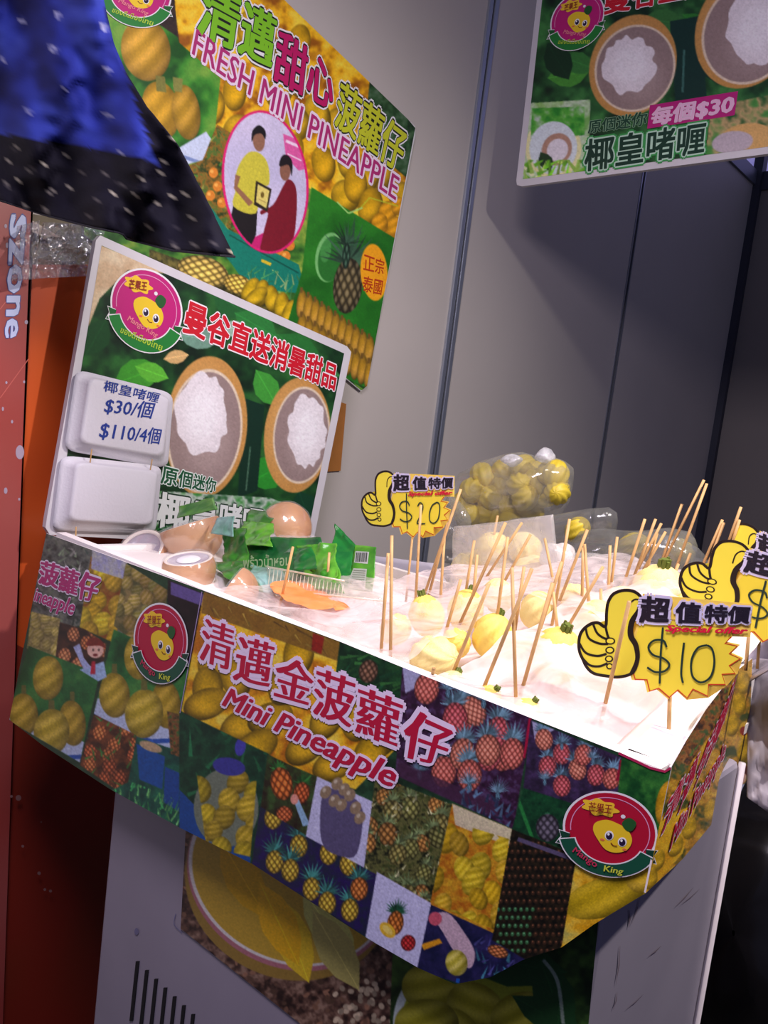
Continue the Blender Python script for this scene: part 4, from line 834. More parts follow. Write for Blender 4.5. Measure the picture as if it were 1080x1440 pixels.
FR = [  # x, y, radius in view, stem, tilt x, tilt y, pale, where
    (610, 926, 33, 0, 70, 20, 1, 'ribbed and nearest the front edge, left of the leaning skewers'),
    (634, 968, 22, 1, -30, 20, 1, 'half sunk behind the banner edge, below the ribbed one'),
    (600, 866, 26, 1, -20, 10, 0, 'beneath the twenty-dollar sign, green stem up'),
    (655, 858, 26, 1, -15, 15, 0, 'just right of the one beneath the twenty-dollar sign'),
    (692, 894, 28, 1, -10, 10, 0, 'in the middle of the heap, green stub up'),
    (725, 915, 26, 0, 40, 0, 1, 'under film in the middle of the heap'),
    (684, 985, 20, 1, -25, 20, 0, 'with upright green stub close to the banner edge'),
    (738, 1004, 20, 1, -25, -10, 0, 'lowest of those along the banner edge'),
    (782, 922, 36, 1, -16, 4, 0, 'yellow with a dark green stem, left of the ten-dollar sign'),
    (836, 874, 28, 0, 30, 10, 1, 'behind the fist of the ten-dollar sign'),
    (925, 838, 38, 1, -12, -6, 1, 'pale with big green stub above the ten-dollar sign'),
    (872, 850, 24, 0, 30, 40, 1, 'to the left of the pale one above the ten-dollar sign'),
    (640, 905, 22, 0, 60, 0, 0, 'behind the ribbed front one'),
    (556, 885, 22, 0, 30, 40, 1, 'leftmost in the heap'),
    (755, 858, 24, 0, 10, 10, 1, 'behind the middle of the heap'),
    (806, 846, 24, 0, 10, 40, 1, 'at the back of the heap under crossed skewers'),
    (700, 838, 22, 0, 10, 10, 1, 'at the back, below the upright clear bag'),
    (968, 868, 26, 0, 10, 10, 1, 'between the ten and fifteen-dollar signs'),
]
BUMPS = []
for x, y, r, st, tx, ty, pale, wh in FR:
    Y = on_heap(x, y+r*.55, .0)+.01
    o, p, t = pineapple(x, y, r, Y, 'peeled mini pineapple '+wh, 'peeled pineapples wrapped in the tray', st, (tx, ty), pale); BUMPS.append((p.x, p.y, t*1.25, p.z+t*.98))

# milky film bags over the fruit
m_film = film('milky_film', (255, 240, 238), .40, .25, .35, 26)
m_film2 = film('clear_film', (240, 240, 240), .16, .12, .4, 30)
fl = heap_grid('plastic_bag', -.74, -.44, .528, .80, .010, .012, m_film, 130, 80, 2, BUMPS); tag(fl, 'milky plastic bagging over the fruit at the left and middle of the tray', 'plastic bag', 'milky bags over the tray')
fl = heap_grid('plastic_bag', -.40, -.24, .528, .80, .008, .012, film('milky_film_dense', (255, 240, 236), .8, .3, .3, 20), 110, 80, 8, BUMPS); tag(fl, 'milky plastic bagging at the right near the ten-dollar sign', 'plastic bag', 'milky bags over the tray')
fl = heap_grid('plastic_bag', -.66, -.30, .72, .91, .016, .016, m_film, 130, 60, 14, BUMPS); tag(fl, 'milky plastic bagging draped over the fruit along the back of the tray', 'plastic bag', 'milky bags over the tray')

# ---------------------------------------------------------------- bamboo skewers
SK = [(546, 778, 535, 928), (551, 753, 549, 935), (592, 710, 584, 852), (648, 688, 592, 850), (630, 735, 600, 848), (625, 755, 619, 850), (700, 725, 686, 795), (711, 735, 640, 892), (734, 735, 672, 830),
      (746, 752, 698, 838), (714, 755, 695, 900), (667, 760, 650, 862), (671, 780, 663, 868), (688, 820, 629, 966), (648, 815, 623, 902), (766, 757, 781, 832), (801, 730, 774, 892), (826, 745, 778, 868), (822, 765, 830, 876),
      (820, 770, 818, 864), (790, 790, 756, 896), (848, 797, 788, 900), (720, 798, 726, 1002), (737, 797, 724, 888), (748, 800, 673, 985), (845, 828, 845, 872), (858, 767, 855, 848), (868, 755, 857, 842), (907, 730, 873, 834),
      (922, 730, 885, 828), (930, 736, 888, 818), (936, 748, 895, 818), (924, 750, 905, 818), (959, 709, 926, 802), (990, 675, 930, 797), (994, 680, 946, 812), (1016, 731, 985, 802), (1018, 735, 990, 810), (1042, 713, 1020, 775), (1040, 731, 1026, 775), (971, 778, 958, 812),
      (954, 793, 940, 832), (778, 832, 786, 906), (777, 820, 730, 984), (885, 846, 848, 1003), (610, 940, 606, 962), (463, 777, 459, 838), (412, 769, 394, 850), (988, 803, 980, 842)]
order = sorted(range(len(SK)), key=lambda i: SK[i][0]); ORD = 'first second third fourth fifth sixth seventh eighth ninth tenth eleventh twelfth thirteenth fourteenth fifteenth sixteenth seventeenth eighteenth nineteenth twentieth'.split()
def ordn(k):
    if k < 20: return ORD[k]
    tens = {2: 'twenty', 3: 'thirty', 4: 'forty'}[(k+1)//10]; u = (k+1) % 10
    return tens+'-'+ORD[u-1] if u else {3: 'thirtieth', 4: 'fortieth'}[(k+1)//10]
lean = lambda s: 'leaning right' if s[0]-s[2] > 14 else ('leaning left' if s[0]-s[2] < -5 else 'upright')
for r, i in enumerate(order):
    s = SK[i]; Y = on_heap(s[2], s[3]); Yt = Y-.004
    if i in (45,): Yt = Y-.03
    if i == 44: Y = on_heap(s[2], s[3]); Yt = Y-.03
    a = P3(s[2], s[3], PY(Y)); b = P3(s[0], s[1], PY(Yt)); d = (b-a).normalized()
    k = rod('bamboo_skewer', a-d*.012, b, .0017, m_bam, None, .0016, 8)
    tag(k, 'bamboo skewer %s, its tip %s from the left among the tray skewers' % (lean(s), ordn(r)), 'skewer', 'bamboo skewers standing in the tray')

# ---------------------------------------------------------------- price signs
Z = lambda x, y: (780+x/3.43, 660+y/3.43)
def zz(L): return [Z(*p) for p in L]
def price_sign(src, dst, Y, label, digits, stick, tiltn=(0, -1, .05)):
    P0 = Vector(P3(*dst[0], PY(Y))); pl = Plane(P0, tiltn); f = affine(src, dst)
    t = thing('price_sign', label, 'sign', P3(*stick[1], PY(Y+.004)), 'thumbs-up price signs')
    YEL = (246, 222, 60); BRN = (30, 14, 8); RED = (206, 60, 20)
    burst = [(362, 982), (372, 1016), (432, 1018), (446, 1076), (492, 1062), (546, 1108), (590, 1070), (636, 1112), (666, 1066), (742, 1102), (746, 1042), (832, 1042), (815, 990), (882, 986), (852, 946), (908, 910), (852, 885), (892, 846), (830, 832), (862, 800), (860, 770), (420, 700), (380, 800)]
    thumb = smooth_pts([(250, 690), (258, 640), (285, 600), (335, 583), (385, 590), (418, 620), (422, 660), (398, 700), (378, 740), (372, 790), (388, 840), (402, 880), (396, 940), (370, 985), (310, 1002), (250, 997), (190, 985), (155, 955), (135, 915), (120, 880), (116, 840), (122, 800), (140, 770), (175, 745), (210, 740), (245, 758)], 4, True)
    plate = [(425, 600), (955, 650), (940, 810), (560, 790), (410, 745)]
    fp = lambda L: [tuple(q) for q in f(np.array(zz(L)))]
    bm = bmesh.new()
    for pts in (burst, thumb, plate):
        F = [P3(x, y, pl) for x, y in fp(pts)]; n = Vector(pl.n)*.0012; a = [bm.verts.new(p) for p in F]; b = [bm.verts.new(p-n) for p in F]; m = len(a)
        fa = bm.faces.new(a); fb = bm.faces.new(b[::-1])
        for i in range(m): bm.faces.new((a[i], b[i], b[(i+1) % m], a[(i+1) % m]))
        bmesh.ops.triangulate(bm, faces=[fa, fb])
    bm_obj('card', bm, mat('sign_card', (250, 214, 90), .45), t)
    G = Flat(pl, lambda p: f(np.array([Z(*q) for q in p])))
    tri = bmesh.new(); vs2 = [tri.verts.new((x, y, 0)) for x, y in burst]; ff = tri.faces.new(vs2); res = bmesh.ops.triangulate(tri, faces=[ff]); tri.verts.index_update(); T = [tuple(v.index for v in q.verts) for q in res['faces']]; tri.free()
    c = np.mean(np.array(burst), 0); G.add([tuple(c+(np.array(p)-c)*.965) for p in burst], T, .0004, YEL)
    G.stroke([tuple(c+(np.array(p)-c)*.945) for p in burst[:20]], 7, .0006, RED)
    tri = bmesh.new(); vs2 = [tri.verts.new((x, y, 0)) for x, y in thumb]; ff = tri.faces.new(vs2); res = bmesh.ops.triangulate(tri, faces=[ff]); tri.verts.index_update(); T = [tuple(v.index for v in q.verts) for q in res['faces']]; tri.free()
    G.add(thumb, T, .0008, (244, 226, 66)); G.stroke(thumb, 15, .0010, BRN, True)
    G.stroke(smooth_pts([(418, 618), (405, 680), (372, 735), (366, 800), (392, 850), (398, 920), (365, 990)], 5), 27, .0011, BRN, taper=.5)
    G.stroke(smooth_pts([(352, 705), (360, 655), (385, 628), (415, 630)], 5), 7, .0011, BRN)
    G.stroke(smooth_pts([(245, 758), (255, 800), (262, 815)], 4), 12, .0011, BRN)
    for L in ([(150, 768), (165, 815), (215, 840), (258, 842)], [(120, 840), (150, 885), (205, 900), (250, 890)], [(138, 915), (170, 945), (215, 950), (255, 935)], [(185, 745), (205, 790), (240, 815), (262, 815)]): G.stroke(smooth_pts(L, 5), 11, .0011, BRN)
    for ex, ey, rx, ry in ((268, 828, 24, 17), (266, 872, 22, 17), (262, 914, 20, 16), (265, 950, 17, 15)):
        G.ell(ex, ey, rx, ry, .0012, BRN); G.ell(ex, ey, rx-7, ry-6, .0013, (244, 226, 66))
    G.build('thumbs_up_print', t)
    K = (26, 16, 34); LV = (214, 206, 232)
    lettering('超', fp([(420, 612), (556, 624), (545, 738), (412, 736)]), pl, .0014, [K, LV, K], t, (.04, .03), ((.15, 1), (.02, 2)))
    lettering('值', fp([(590, 640), (705, 648), (700, 744), (585, 738)]), pl, .0014, [K, LV, K], t, (.04, .03), ((.15, 1), (.02, 2)))
    lettering('特價', fp([(730, 654), (945, 664), (935, 742), (722, 738)]), pl, .0014, [K, LV, K], t, (.03, .03), ((.14, 1), (.02, 2)))
    lettering('Special offer', fp([(542, 752), (932, 765), (922, 803), (534, 790)]), pl, .0020, [(226, 20, 60), (150, 20, 60)], t, (.03, .02), ((.05, 1),), shear=.2)
    D = Flat(pl, lambda p: f(np.array([Z(*q) for q in p]))); INK = (18, 50, 40)
    D.stroke(smooth_pts([(522, 762), (512, 880), (506, 1034)], 5), 10, .0016, INK); D.stroke(smooth_pts([(540, 858), (524, 826), (478, 826), (452, 858), (475, 895), (525, 912), (553, 942), (532, 972), (486, 978), (446, 955)], 5), 10, .0017, INK)
    def one(x): D.stroke(smooth_pts([(x, 836), (x-8, 900), (x-14, 985), (x-5, 1030)], 5), 10, .0016, INK)
    if digits == '10': one(624); D.stroke(smooth_pts([(735, 848), (690, 862), (660, 920), (664, 995), (705, 1028), (752, 1000), (770, 930), (760, 868), (735, 848)], 5), 10, .0016, INK)
    if digits == '15':
        one(624); D.stroke(smooth_pts([(712, 850), (700, 905), (740, 925), (760, 965), (735, 1010), (670, 1020)], 5), 10, .0016, INK); D.stroke([(712, 850), (775, 862)], 9, .0017, INK)
    if digits == '20': D.stroke(smooth_pts([(612, 868), (636, 840), (660, 866), (640, 925), (600, 985), (604, 1000), (668, 1004)], 5), 10, .0016, INK); D.stroke(smooth_pts([(785, 845), (740, 870), (712, 930), (712, 985), (745, 1004), (785, 975), (806, 905), (805, 858), (785, 845)], 5), 10, .0016, INK)
    D.build('handwritten_price', t)
    a = P3(*stick[1], pl, -.003); b = P3(*stick[0], pl, -.003); d = (b-a).normalized(); rod('stick', a-d*.012, b, .0016, m_bam, t)
src = [(814.4, 904.9), (1058, 851), (939, 982)]
price_sign(src, src, .60, 'nearest yellow thumbs-up sign reading $10, at the right corner of the tray', '10', ((943, 940), (940, 1046)))
price_sign(src, [(509, 712), (638, 670), (580, 756)], .80, 'yellow thumbs-up sign reading $20 standing at the left by the wall seam', '20', ((582, 735), (572, 834)))
src2 = [(878, 831), (814, 905), (939, 982)]
price_sign(src2, [(1030, 762), (957, 812), (1071, 903)], .78, 'yellow thumbs-up sign partly cut off at the right, price starting $1', '15', ((1054, 880), (1050, 925)))
price_sign(src2, [(1048, 738), (1000, 782), (1098, 868)], .90, 'half hidden yellow thumbs-up sign, hindmost at the right edge', '10', ((1072, 850), (1066, 925)))

# ---------------------------------------------------------------- coconuts and packets at the left of the tray
m_shell = mat('coconut_shell', (208, 158, 110), .5, rgb2=(184, 128, 86), scale=14); m_jel = mat('coconut_jelly', (206, 196, 204), .2, rgb2=(170, 158, 176), scale=20); m_meat = mat('coconut_meat', (236, 224, 214), .4)
m_jw = mat('white_jelly', (248, 244, 250), .2)
def coconut(x, y, rp, Y, normal, cut, label, white=0, asp=1.0, twist=0):
    p = P3(x, y, PY(Y)); r = (p-Vector(CAM)).length/FPX*rp; t = thing('opened_coconut', label, 'coconut', p, 'opened coconuts in clear wrap')
    q = Vector(normal).normalized().to_track_quat('Z', 'Y')
    def lathe(prof, m, nm, S=32):
        V = []; F = []
        for k, (rr, z) in enumerate(prof):
            for i in range(S): a = 2*math.pi*i/S; V.append(p+q@Vector((math.cos(a)*rr*r, math.sin(a)*rr*r*asp, z*r)))
        for k in range(len(prof)-1):
            for i in range(S): F.append((k*S+i, k*S+(i+1) % S, (k+1)*S+(i+1) % S, (k+1)*S+i))
        return mesh(nm, V, F, m, t, True)
    a1 = math.acos(cut); pr = [(math.sin(math.pi-(math.pi-a1)*k/14)*1.0, math.cos(math.pi-(math.pi-a1)*k/14)) for k in range(15)]
    pr[0] = (.001, -1); rc = math.sin(a1)
    lathe(pr, m_shell, 'shell'); lathe([(rc, cut), (rc*.96, cut+.015), (rc*.86, cut), (rc*.84, cut-.05)], m_meat, 'rim')
    dep = .30 if not white else .06
    lathe([(rc*.86*math.cos(k*math.pi/16), cut-.02-dep*math.sin(k*math.pi/16)) for k in range(9)], m_jel, 'jelly')
    if white: lathe([(rc*.5*math.cos(k*math.pi/12), cut-.05+.10*math.sin(k*math.pi/12)) for k in range(7)], m_jw, 'jelly_blob')
    w = [(math.sin(math.pi-math.pi*k/16)*1.05, -math.cos(math.pi*k/16)*1.05 if -math.cos(math.pi*k/16)*1.05 < cut+.08 else cut+.08) for k in range(17)]
    wr = lathe(w, film('cling_wrap', (235, 238, 240), .08, .1, .3, 18, gl=.12), 'cling_wrap'); 
    for v in wr.data.vertices: v.co += v.co.normalized()*.002*mnoise.noise(v.co*70)
    return t
coconut(266, 800, 36, .60, (.0, -.22, 1), .42, 'upright opened coconut with a white jelly dome, touching the banner edge', 1)
coconut(203, 778, 33, .66, (.35, -.75, .75), .35, 'opened coconut showing its grey hollow, leftmost in the tray')
coconut(270, 750, 42, .72, (-.35, -.22, .9), .30, 'largest coconut lying tilted on the heap with its cut face up')
coconut(330, 830, 33, .60, (-.7, -.6, .5), .25, 'low coconut half hidden behind the banner, grey hollow to the left')
coconut(402, 742, 36, .86, (-.35, -.5, -.55), .45, 'farthest coconut against the poster board, cut face down', 0)
coconut(160, 800, 20, .74, (0, -.2, 1), .4, 'small pale coconut low behind the left banner')

def crumple(name, quad, Y0, Y1, amp, m, label, cat, group=None, n=26, f=28, thick=.001, seed=0, parent=None, Yfn=None):
    """crinkled plastic sheet or packet between four sight corners at depths Y0 (bottom) and Y1 (top)"""
    q = [np.array(p, float) for p in quad]; V = np.zeros((n, n, 3))
    for j in range(n):
        for i in range(n):
            s, t = i/(n-1), j/(n-1); p = (q[0]*(1-s)+q[1]*s)*(1-t)+(q[3]*(1-s)+q[2]*s)*t; Y = Y1*(1-t)+Y0*t
            P = np.array(P3(p[0], p[1], PY(Y))); k = P*f+seed
            d = amp*(mnoise.noise(Vector(k))+.6*abs(mnoise.noise(Vector(k*2.3))))
            P += np.array((.25*d, -d, .35*d)); V[j, i] = P
    o = grid_mesh(name, V, m, parent); md = o.modifiers.new('thickness', 'SOLIDIFY'); md.thickness = thick
    if label: tag(o, label, cat, group)
    return o
m_gr = mat('green_packet', (60, 132, 36), .3, rgb2=(24, 84, 32), scale=26); m_gd = mat('dark_green_packet', (16, 84, 40), .3, rgb2=(30, 120, 44), scale=30); m_gl = mat('bright_green_packet', (104, 176, 52), .3, rgb2=(52, 128, 36), scale=24)
m_tea = mat('teal_packet', (150, 190, 186), .3, rgb2=(90, 140, 120), scale=30)
GP = 'printed plastic wrappers around the coconuts'
pk = crumple('green_packet', [(334, 756), (452, 756), (474, 830), (330, 824)], .70, .76, .006, m_gd, 'dark green plastic packet with pale foreign script, in the middle behind the pineapples', 'packet', GP)
crumple('header', [(420, 770), (470, 762), (478, 832), (432, 828)], .66, .72, .012, m_gl, None, None, parent=pk)
lettering('พร้าวน้ำหอม', [(342, 782), (408, 778), (408, 795), (342, 799)], PY(.665), 0, [(170, 200, 150)], pk, (.01, .01), ())
p2 = crumple('green_packet', [(471, 736), (500, 766), (490, 828), (462, 802)], .74, .80, .010, m_gd, 'tall pointed green packet with a barcode on its back, standing by the grey wall', 'packet', GP)
crumple('back_panel', [(498, 766), (530, 770), (523, 832), (484, 828)], .76, .80, .003, m_gl, None, None, parent=p2)
g = Flat(PY(.745)); g.poly([(500, 775), (519, 776), (517, 793), (498, 791)], 0, (222, 226, 220))
for k in range(10): g.stroke([(501.5+k*1.6, 777), (500.5+k*1.6, 790)], .8 if k % 3 else 1.2, .0003, (40, 50, 40))
g.poly([(497, 799), (516, 800), (513, 830), (486, 826)], 0, (206, 216, 200))
for k in range(9): g.stroke([(497-k*.8, 802+k*3), (514-k*.4, 803+k*3)], .8, .0003, (130, 140, 120))
g.build('barcode_label', p2)
crumple('green_packet', [(252, 712), (300, 699), (306, 716), (248, 728)], .76, .79, .004, m_gl, 'bright green scrap of wrapper on top of the largest coconut', 'packet', GP, 16)
crumple('green_packet', [(318, 748), (346, 742), (350, 812), (312, 812)], .68, .74, .012, m_gr, 'leafy green wrapper right of the largest coconut', 'packet', GP)
crumple('green_packet', [(340, 732), (384, 736), (382, 768), (338, 766)], .74, .80, .010, m_gl, 'light green wrapper directly left of the farthest coconut', 'packet', GP)
crumple('green_packet', [(296, 790), (345, 790), (372, 834), (318, 812)], .62, .68, .010, m_gr, 'green wrapper between the white-jelly coconut and the low one', 'packet', GP)
crumple('green_packet', [(355, 795), (400, 800), (398, 838), (352, 828)], .63, .68, .010, m_tea, 'teal and green wrapper right of the low coconut', 'packet', GP)
crumple('green_packet', [(186, 742), (236, 742), (232, 764), (186, 762)], .76, .80, .010, m_gd, 'dark green wrapper behind the leftmost coconut', 'packet', GP, 18)
crumple('green_packet', [(304, 728), (330, 726), (326, 754), (296, 750)], .70, .72, .006, m_tea, 'pale teal wrapper end at the right of the largest coconut', 'packet', GP, 16)
crumple('green_packet', [(154, 766), (186, 762), (182, 792), (146, 782)], .70, .74, .006, m_tea, 'pale teal wrapper beside the leftmost coconut', 'packet', GP, 16)
crumple('green_packet', [(410, 772), (440, 770), (446, 800), (414, 802)], .66, .69, .010, m_gd, 'dark green fold of wrapper hanging over the ribbed tub', 'packet', GP, 18, seed=2)
crumple('green_packet', [(440, 796), (476, 792), (484, 834), (446, 836)], .66, .70, .012, m_gl, 'bright green crinkled wrapper at the foot of the pointed packet', 'packet', GP, 18, seed=5)
crumple('green_packet', [(352, 716), (390, 722), (372, 742), (346, 740)], .80, .83, .008, m_gr, 'small green wrapper tip in front of the poster board', 'packet', GP, 16, seed=7)
crumple('clear_wrap', [(370, 756), (440, 752), (470, 772), (380, 778)], .74, .78, .012, film('clear_film', (240, 240, 240), .16), 'glossy clear wrap lying on the dark green packet', 'wrap')
crumple('paper_lining', [(72, 752), (170, 764), (160, 790), (78, 762)], .60, .80, .004, mat('cream_paper', (220, 206, 190), .7), 'cream paper lining at the far left end of the tray', 'paper', n=18)

# clear ribbed fruit tub with an orange slice
tub = thing('clear_tub', 'clear ribbed plastic tub lying on its side behind the white liner', 'tub', P3(430, 826, PY(.66)))
tw = crumple('tub_wall', [(376, 797), (482, 816), (540, 842), (376, 832)], .64, .67, .002, film('tub_clear', (240, 235, 220), .12, .05, .3, 20), None, None, parent=tub, n=14)
m_rib = film('tub_ribs', (250, 244, 225), .5, .1, .3, 20)
for k in range(20):
    x = 380+k*5.4; y = 799+k*1.25; rod('rib', P3(x, y, PY(.655)), P3(x-3, y+26-k*.35, PY(.645)), .0006, m_rib, tw, n=5)
rod('tub_rim', P3(376, 797, PY(.655)), P3(484, 817, PY(.655)), .0012, m_rib, tub); rod('tub_rim', P3(372, 828, PY(.64)), P3(540, 845, PY(.64)), .0012, m_rib, tub)
def orange():
    V = np.zeros((20, 40, 3))
    for j in range(20):
        for i in range(40):
            s, t = i/39, j/19; w = math.sin(math.pi*min(1, s*1.15+.02))**.6 if s < .80 else max(0, (1-s)/.2)*.55
            x = 390+112*s; y = 828+s*32+(t-.5)*34*max(.05, w); Y = on_heap(x, y+4)-.0; p = P3(x, y, PY(max(.56, Y-.012)))
            V[j, i] = (p.x, p.y-.012, p.z+.005+.004*snoise(p.x, p.y, 0, 40))
    tag(grid_mesh('orange_slice', V, mat('orange_flesh', (244, 132, 66), .5, rgb2=(246, 156, 96), scale=30)), 'thin orange fruit slice under plastic at the left of the white liner', 'fruit slice')
orange()
crumple('clear_wrap', [(392, 838), (520, 842), (560, 870), (420, 882)] , .60, .64, .004, m_film, 'milky wrap lying over the orange slice', 'wrap')

# ---------------------------------------------------------------- back table, bags of fruit behind the tray
bt = thing('back_table', 'grey-topped table behind the tray, carrying bags of fruit', 'table', (-.82, 1.35, -.3))
box('table_top', (-.86, 1.12, .93), (-.30, 1.80, .955), mat('grey_top', (120, 116, 118), .6, var=.1), bt, .003)
for x in (-.82, -.36):
    for y in (1.15, 1.74): box('leg', (x, y, -.3), (x+.03, y+.03, .93), m_alu, bt)
crumple('grey_folder', [(512, 780), (610, 792), (650, 850), (508, 852)], .935, .96, .002, mat('grey_sheet', (172, 168, 180), .5), 'pale grey plastic sheet lying behind the heap below the twenty-dollar sign', 'sheet', n=10)
def bag_shell(pts, Yc, dep, m, name, parent, amp=.008, f=24, knot=None):
    """closed, crinkled bag whose outline is given by sight points at its own depth"""
    P = [np.array(P3(x, y, PY(Yc))) for x, y in smooth_pts(pts, 4, True)]; c = np.mean(P, 0); n = len(P); V = []; F = []; R = 14
    for k in range(R+1):
        a = -math.pi/2+math.pi*k/R
        for p in P:
            q = c+(p-c)*max(.02, math.cos(a)**.7); q = q+np.array((0, math.sin(a)*dep, 0)); nn = Vector(q*f); d = (mnoise.noise(nn)+.7*abs(mnoise.noise(nn*2.1)))*amp
            q = q+(q-c)/np.linalg.norm(q-c)*d; V.append(q)
    for k in range(R):
        for i in range(n): F.append((k*n+i, k*n+(i+1) % n, (k+1)*n+(i+1) % n, (k+1)*n+i))
    return mesh(name, V, F, m, parent, True)
GY = [(652, 712), (676, 722), (700, 728), (664, 690), (690, 700), (716, 712), (738, 700), (680, 670), (706, 682), (730, 682), (735, 658), (758, 666), (782, 668), (776, 664), (764, 696), (784, 692), (752, 680), (712, 664), (658, 726), (722, 734), (744, 720)]
m_ylw = mat('net_fruit', (214, 196, 56), .5, rgb2=(196, 164, 40), scale=50)
FM[2] = FM[0].copy(); FM[2].materials.clear(); FM[2].materials.append(m_ylw)
rows = 'near the bag bottom|in the lower row|at mid height|in the upper part'.split('|')
xs = sorted(GY); 
for k, (x, y) in enumerate(GY):
    w = 'bottom' if y > 708 else ('middle' if y > 678 else 'top'); r = xs.index((x, y))
    pineapple(x, y, 19, 1.20+(k % 3)*.02, 'yellow pineapple in the knotted bag by the wall, %s level, %s from the left' % (w, ordn(r)), 'pineapples in the knotted bag', 0, (random.random()*180, random.random()*90), 2, 'bagged_pineapple')
kb = thing('knotted_bag', 'knotted clear plastic bag full of yellow pineapples against the grey wall', 'plastic bag', P3(715, 740, PY(1.2)))
bag_shell([(640, 700), (650, 672), (690, 648), (730, 640), (770, 642), (800, 658), (800, 690), (790, 715), (760, 738), (700, 750), (648, 744), (634, 724)], 1.21, .07, film('bag_clear', (190, 190, 185), .30, .1, .4, 16), 'film', kb)
bag_shell([(756, 646), (766, 630), (776, 640), (774, 650)], 1.20, .012, film('bag_knot', (235, 235, 240), .7, .1, .4, 40), 'knot', kb, .006, 60)
bag_shell([(706, 648), (716, 640), (732, 646), (722, 656)], 1.17, .012, film('bag_knot', (235, 235, 240), .7), 'knot', kb, .006, 60)
bag_shell([(632, 700), (650, 712), (660, 740), (634, 748)], 1.14, .012, film('bag_clear', (190, 190, 185), .30), 'fold', kb)
# upright clear bag of peeled fruit
for k, (x, y, r) in enumerate([(690, 775, 26), (738, 772, 24), (660, 800, 24), (706, 808, 28), (748, 806, 26), (675, 828, 22), (722, 838, 24)]):
    pineapple(x, y, r, .905+(k % 2)*.015, 'pale peeled pineapple inside the upright clear bag, %s' % ['upper left', 'upper right', 'far left', 'centre', 'right', 'lower left', 'lower middle'][k], 'pineapples in the upright bag', 0, (40+k*20, k*15), 1, 'bagged_pineapple')
ub = thing('upright_bag', 'upright milky clear bag with a flat open top, standing behind the skewers', 'plastic bag', P3(710, 850, PY(.92)))
crumple('bag_front', [(640, 742), (778, 724), (788, 846), (630, 850)], .865, .88, .006, film('bag_milky', (240, 236, 232), .30, .12, .4, 22), None, None, parent=ub, n=30, f=20)
crumple('bag_back', [(642, 744), (776, 728), (786, 846), (632, 848)], .95, .93, .006, film('bag_milky', (240, 236, 232), .30), None, None, parent=ub, n=30, f=20, seed=3)
# loose bags behind on the table
wb_ = thing('white_bag', 'white crumpled bag knot right of the upright clear bag', 'plastic bag', P3(790, 780, PY(.92)))
bag_shell([(772, 772), (784, 764), (797, 772), (796, 790), (780, 800), (768, 790)], .90, .02, film('bag_white', (246, 242, 240), .85, .2, .4, 30), 'film', wb_, .008, 40)
for q, Y, lb in (([(640, 745), (700, 740), (850, 716), (856, 760), (846, 800), (640, 800)], 1.10, 'grey see-through bag slumped behind the upright bag'),
                 ([(800, 760), (850, 745), (960, 752), (975, 790), (960, 830), (806, 830)], 1.05, 'dull clear bag slumped behind the middle skewers'),
                 ([(860, 770), (920, 752), (985, 768), (990, 815), (870, 815)], .96, 'low crinkled bag behind the tall crossed skewers'),
                 ([(775, 800), (830, 785), (880, 812), (880, 850), (790, 850)], .92, 'milky bag swelling behind the fist of the ten-dollar sign')):
    t = thing('slumped_bag', lb, 'plastic bag', P3(*np.mean(q, 0), PY(Y)), 'slumped plastic bags behind the tray')
    bag_shell(q, Y, .04, film('bag_grey' if Y > .95 else 'bag_milky', (150, 150, 145) if Y > .95 else (240, 236, 232), .34, .12, .4, 18), 'film', t, .012, 16)
for k, (x, y, r, lb) in enumerate([(812, 745, 17, 'left'), (890, 770, 20, 'middle'), (955, 778, 20, 'right')]):
    pineapple(x, y, r, 1.08, 'dim peeled pineapple behind the skewers inside a slumped bag, %s' % lb, 'pineapples in the slumped bags', 0, (30, k*40), 2, 'bagged_pineapple')

# crumpled white bag over the tray's right back corner
tb = thing('corner_bag', 'crumpled white plastic hanging down the right back corner of the tray', 'plastic bag', P3(1068, 1000, PY(.93)))
crumple('film', [(1052, 905), (1100, 895), (1090, 1150), (1050, 1120)], .90, .95, .014, mat('grey_plastic', (168, 160, 172), .35), None, None, parent=tb, n=30, f=30)
crumple('film', [(1010, 945), (1064, 925), (1100, 930), (1050, 960)], .88, .95, .003, mat('grey_plastic', (206, 198, 208)), None, None, parent=tb, n=14)
# dark things on the floor at right
db = thing('dark_bin_bag', 'black slumped bin bag low in the shadow at the right of the freezer', 'bag', P3(1060, 1300, PY(1.6)))
bag_shell([(1000, 1150), (1080, 1120), (1160, 1180), (1160, 1420), (1010, 1420)], 1.5, .18, mat('black_plastic', (22, 20, 22), .25), 'film', db, .03, 8)

# clear film crumpled over the top of the orange hoarding
cf = thing('clear_sheeting', 'crumpled shiny clear sheeting taped over the orange hoarding beside the cloth', 'sheeting', P3(90, 340, PX(WX+.05)))
def film_patch(q, x0, amp, m, f=30, n=34, seed=0):
    q = [np.array(p, float) for p in q]; V = np.zeros((n, n, 3))
    for j in range(n):
        for i in range(n):
            s, t = i/(n-1), j/(n-1); p = (q[0]*(1-s)+q[1]*s)*(1-t)+(q[3]*(1-s)+q[2]*s)*t
            k = Vector((p[0]/f+seed, p[1]/f, 0)); V[j, i] = P3(p[0], p[1], PX(x0+amp*(1+mnoise.noise(k)+.8*abs(mnoise.noise(k*2.5)))))
    return grid_mesh('film', V, m, cf)
film_patch([(60, 312), (150, 318), (128, 388), (48, 392)], -1.345, .02, film('sheeting', (190, 190, 205), .30, .1, .3, 22, gl=.28), 16)
film_patch([(24, 318), (56, 310), (52, 392), (16, 396)], -1.315, .014, film('sheeting', (190, 190, 205), .30), 12, seed=4)
mesh('tape', [P3(x, y, PX(-1.335)) for x, y in ((42, 308), (86, 334), (60, 332), (41, 324))], [(0, 1, 2, 3)], mat('cream_tape', (206, 190, 180), .5), cf)

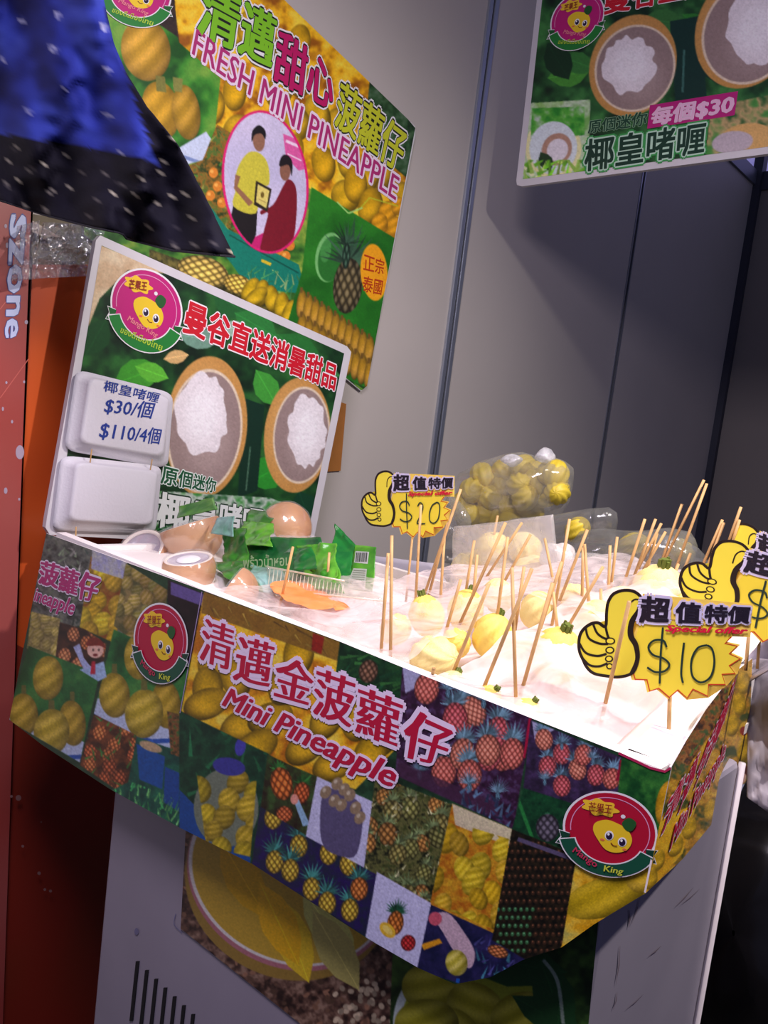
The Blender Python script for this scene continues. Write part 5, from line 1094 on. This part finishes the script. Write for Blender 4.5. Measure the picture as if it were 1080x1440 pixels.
# ---------------------------------------------------------------- starry cloth at upper left
def starry():
    A = Art(-310, -270, 360, 400, (16, 18, 60)); full = [(-310, -270), (360, -270), (360, 400), (-310, 400)]
    A.noise(full, [(18, 22, 78), (36, 46, 130), (54, 68, 160)], 60, 3); r = np.random.default_rng(11)  # brighter blue: light coming through the sheer cloth, put into its colour
    def star(x, y, s, a, c, sx=1.):
        A.poly([(x+math.cos(a+k*math.pi/5)*s*(1 if k % 2 == 0 else .42)*sx, y+math.sin(a+k*math.pi/5)*s*(1 if k % 2 == 0 else .42)) for k in range(10)], c)
    for x, y in ((82, 20), (146, 38), (75, 68), (4, 84), (150, 98), (92, 126), (40, 155), (152, 162), (170, 218), (30, 30), (110, -20), (20, -20), (-60, 40), (-120, 90), (-200, 20), (-60, -100), (40, -120), (-180, -150)): star(x, y, 8, r.random()*6, (150, 152, 190), .8)
    dk = [(-310, 130), (-80, 180), (0, 188), (80, 200), (150, 214), (200, 222), (222, 235), (186, 130), (150, 20), (110, -270), (360, -270), (360, 400), (-310, 400)]
    A.noise(dk, [(14, 12, 22), (20, 18, 32)], 30, 4)
    for x, y in ((22, 208), (10, 228), (42, 238), (62, 230), (95, 218), (72, 270), (97, 265), (118, 243), (145, 245), (138, 283), (28, 253), (10, 260), (65, 295), (38, 292), (170, 258), (196, 250), (182, 296), (208, 317), (222, 285), (242, 277), (226, 244), (230, 228), (260, 273), (268, 307), (252, 320), (285, 300), (276, 345), (303, 342), (246, 345), (295, 360), (328, 355), (125, 302), (158, 272), (190, 275), (214, 150), (168, 70), (240, 196)): star(x, y, 4.6, r.random()*6, (176, 168, 150))
    cl = thing('starry_cloth', 'navy cloth with small pale stars hanging down to a point at the upper left', 'cloth', P3(80, 150, PY(.42)))
    # outline as rows from top to the pointed hem; folds give it depth
    top = polyline([(-300, -260), (140, -260)], 90); bot = polyline([(-300, 190), (-70, 262), (0, 282), (60, 302), (130, 320), (172, 328), (178, 336), (240, 352), (330, 361)], 90)
    R_ = 110; V = np.zeros((R_, 90, 3)); px = np.zeros((R_, 90, 2))
    edge = lambda y: np.interp(y, [-260, -50, 0, 60, 100, 150, 205, 280, 361], [110, 140, 146, 160, 176, 206, 250, 290, 330])
    for j in range(R_):
        t = j/(R_-1)
        for i in range(90):
            s = i/89; y = top[i, 1]*(1-t)+bot[i, 1]*t
            x = top[i, 0]*(1-t)+bot[i, 0]*t; yr = -260*(1-t)+361*t
            xe = top[-1, 0]*(1-t)+330*t; k = (edge(yr)+300)/(xe+300); x = -300+(x+300)*k
            px[j, i] = (x, y); d = .030*math.sin(x/26+y/60)+.014*math.sin(x/11-y/35)+.01*mnoise.noise(Vector((x/20, y/20, 0)))
            V[j, i] = P3(x, y, PY(.44+d*(.35+.65*t)*.5))
    m = print_mat('backlit_cloth_print', .8, .15)
    grid_mesh('fabric', V, m, cl, A.sample(px[..., 0], px[..., 1])).modifiers.new('thickness', 'SOLIDIFY').thickness = .0012
    hem = [V[-1, i] for i in range(90)]; bm = bmesh.new()
    for a, b in zip(hem[:-1], hem[1:]): add_rod(bm, a, b, .0012, None, 5)
    bm_obj('hem', bm, mat('navy_hem', (14, 12, 26), .8), cl)
starry()
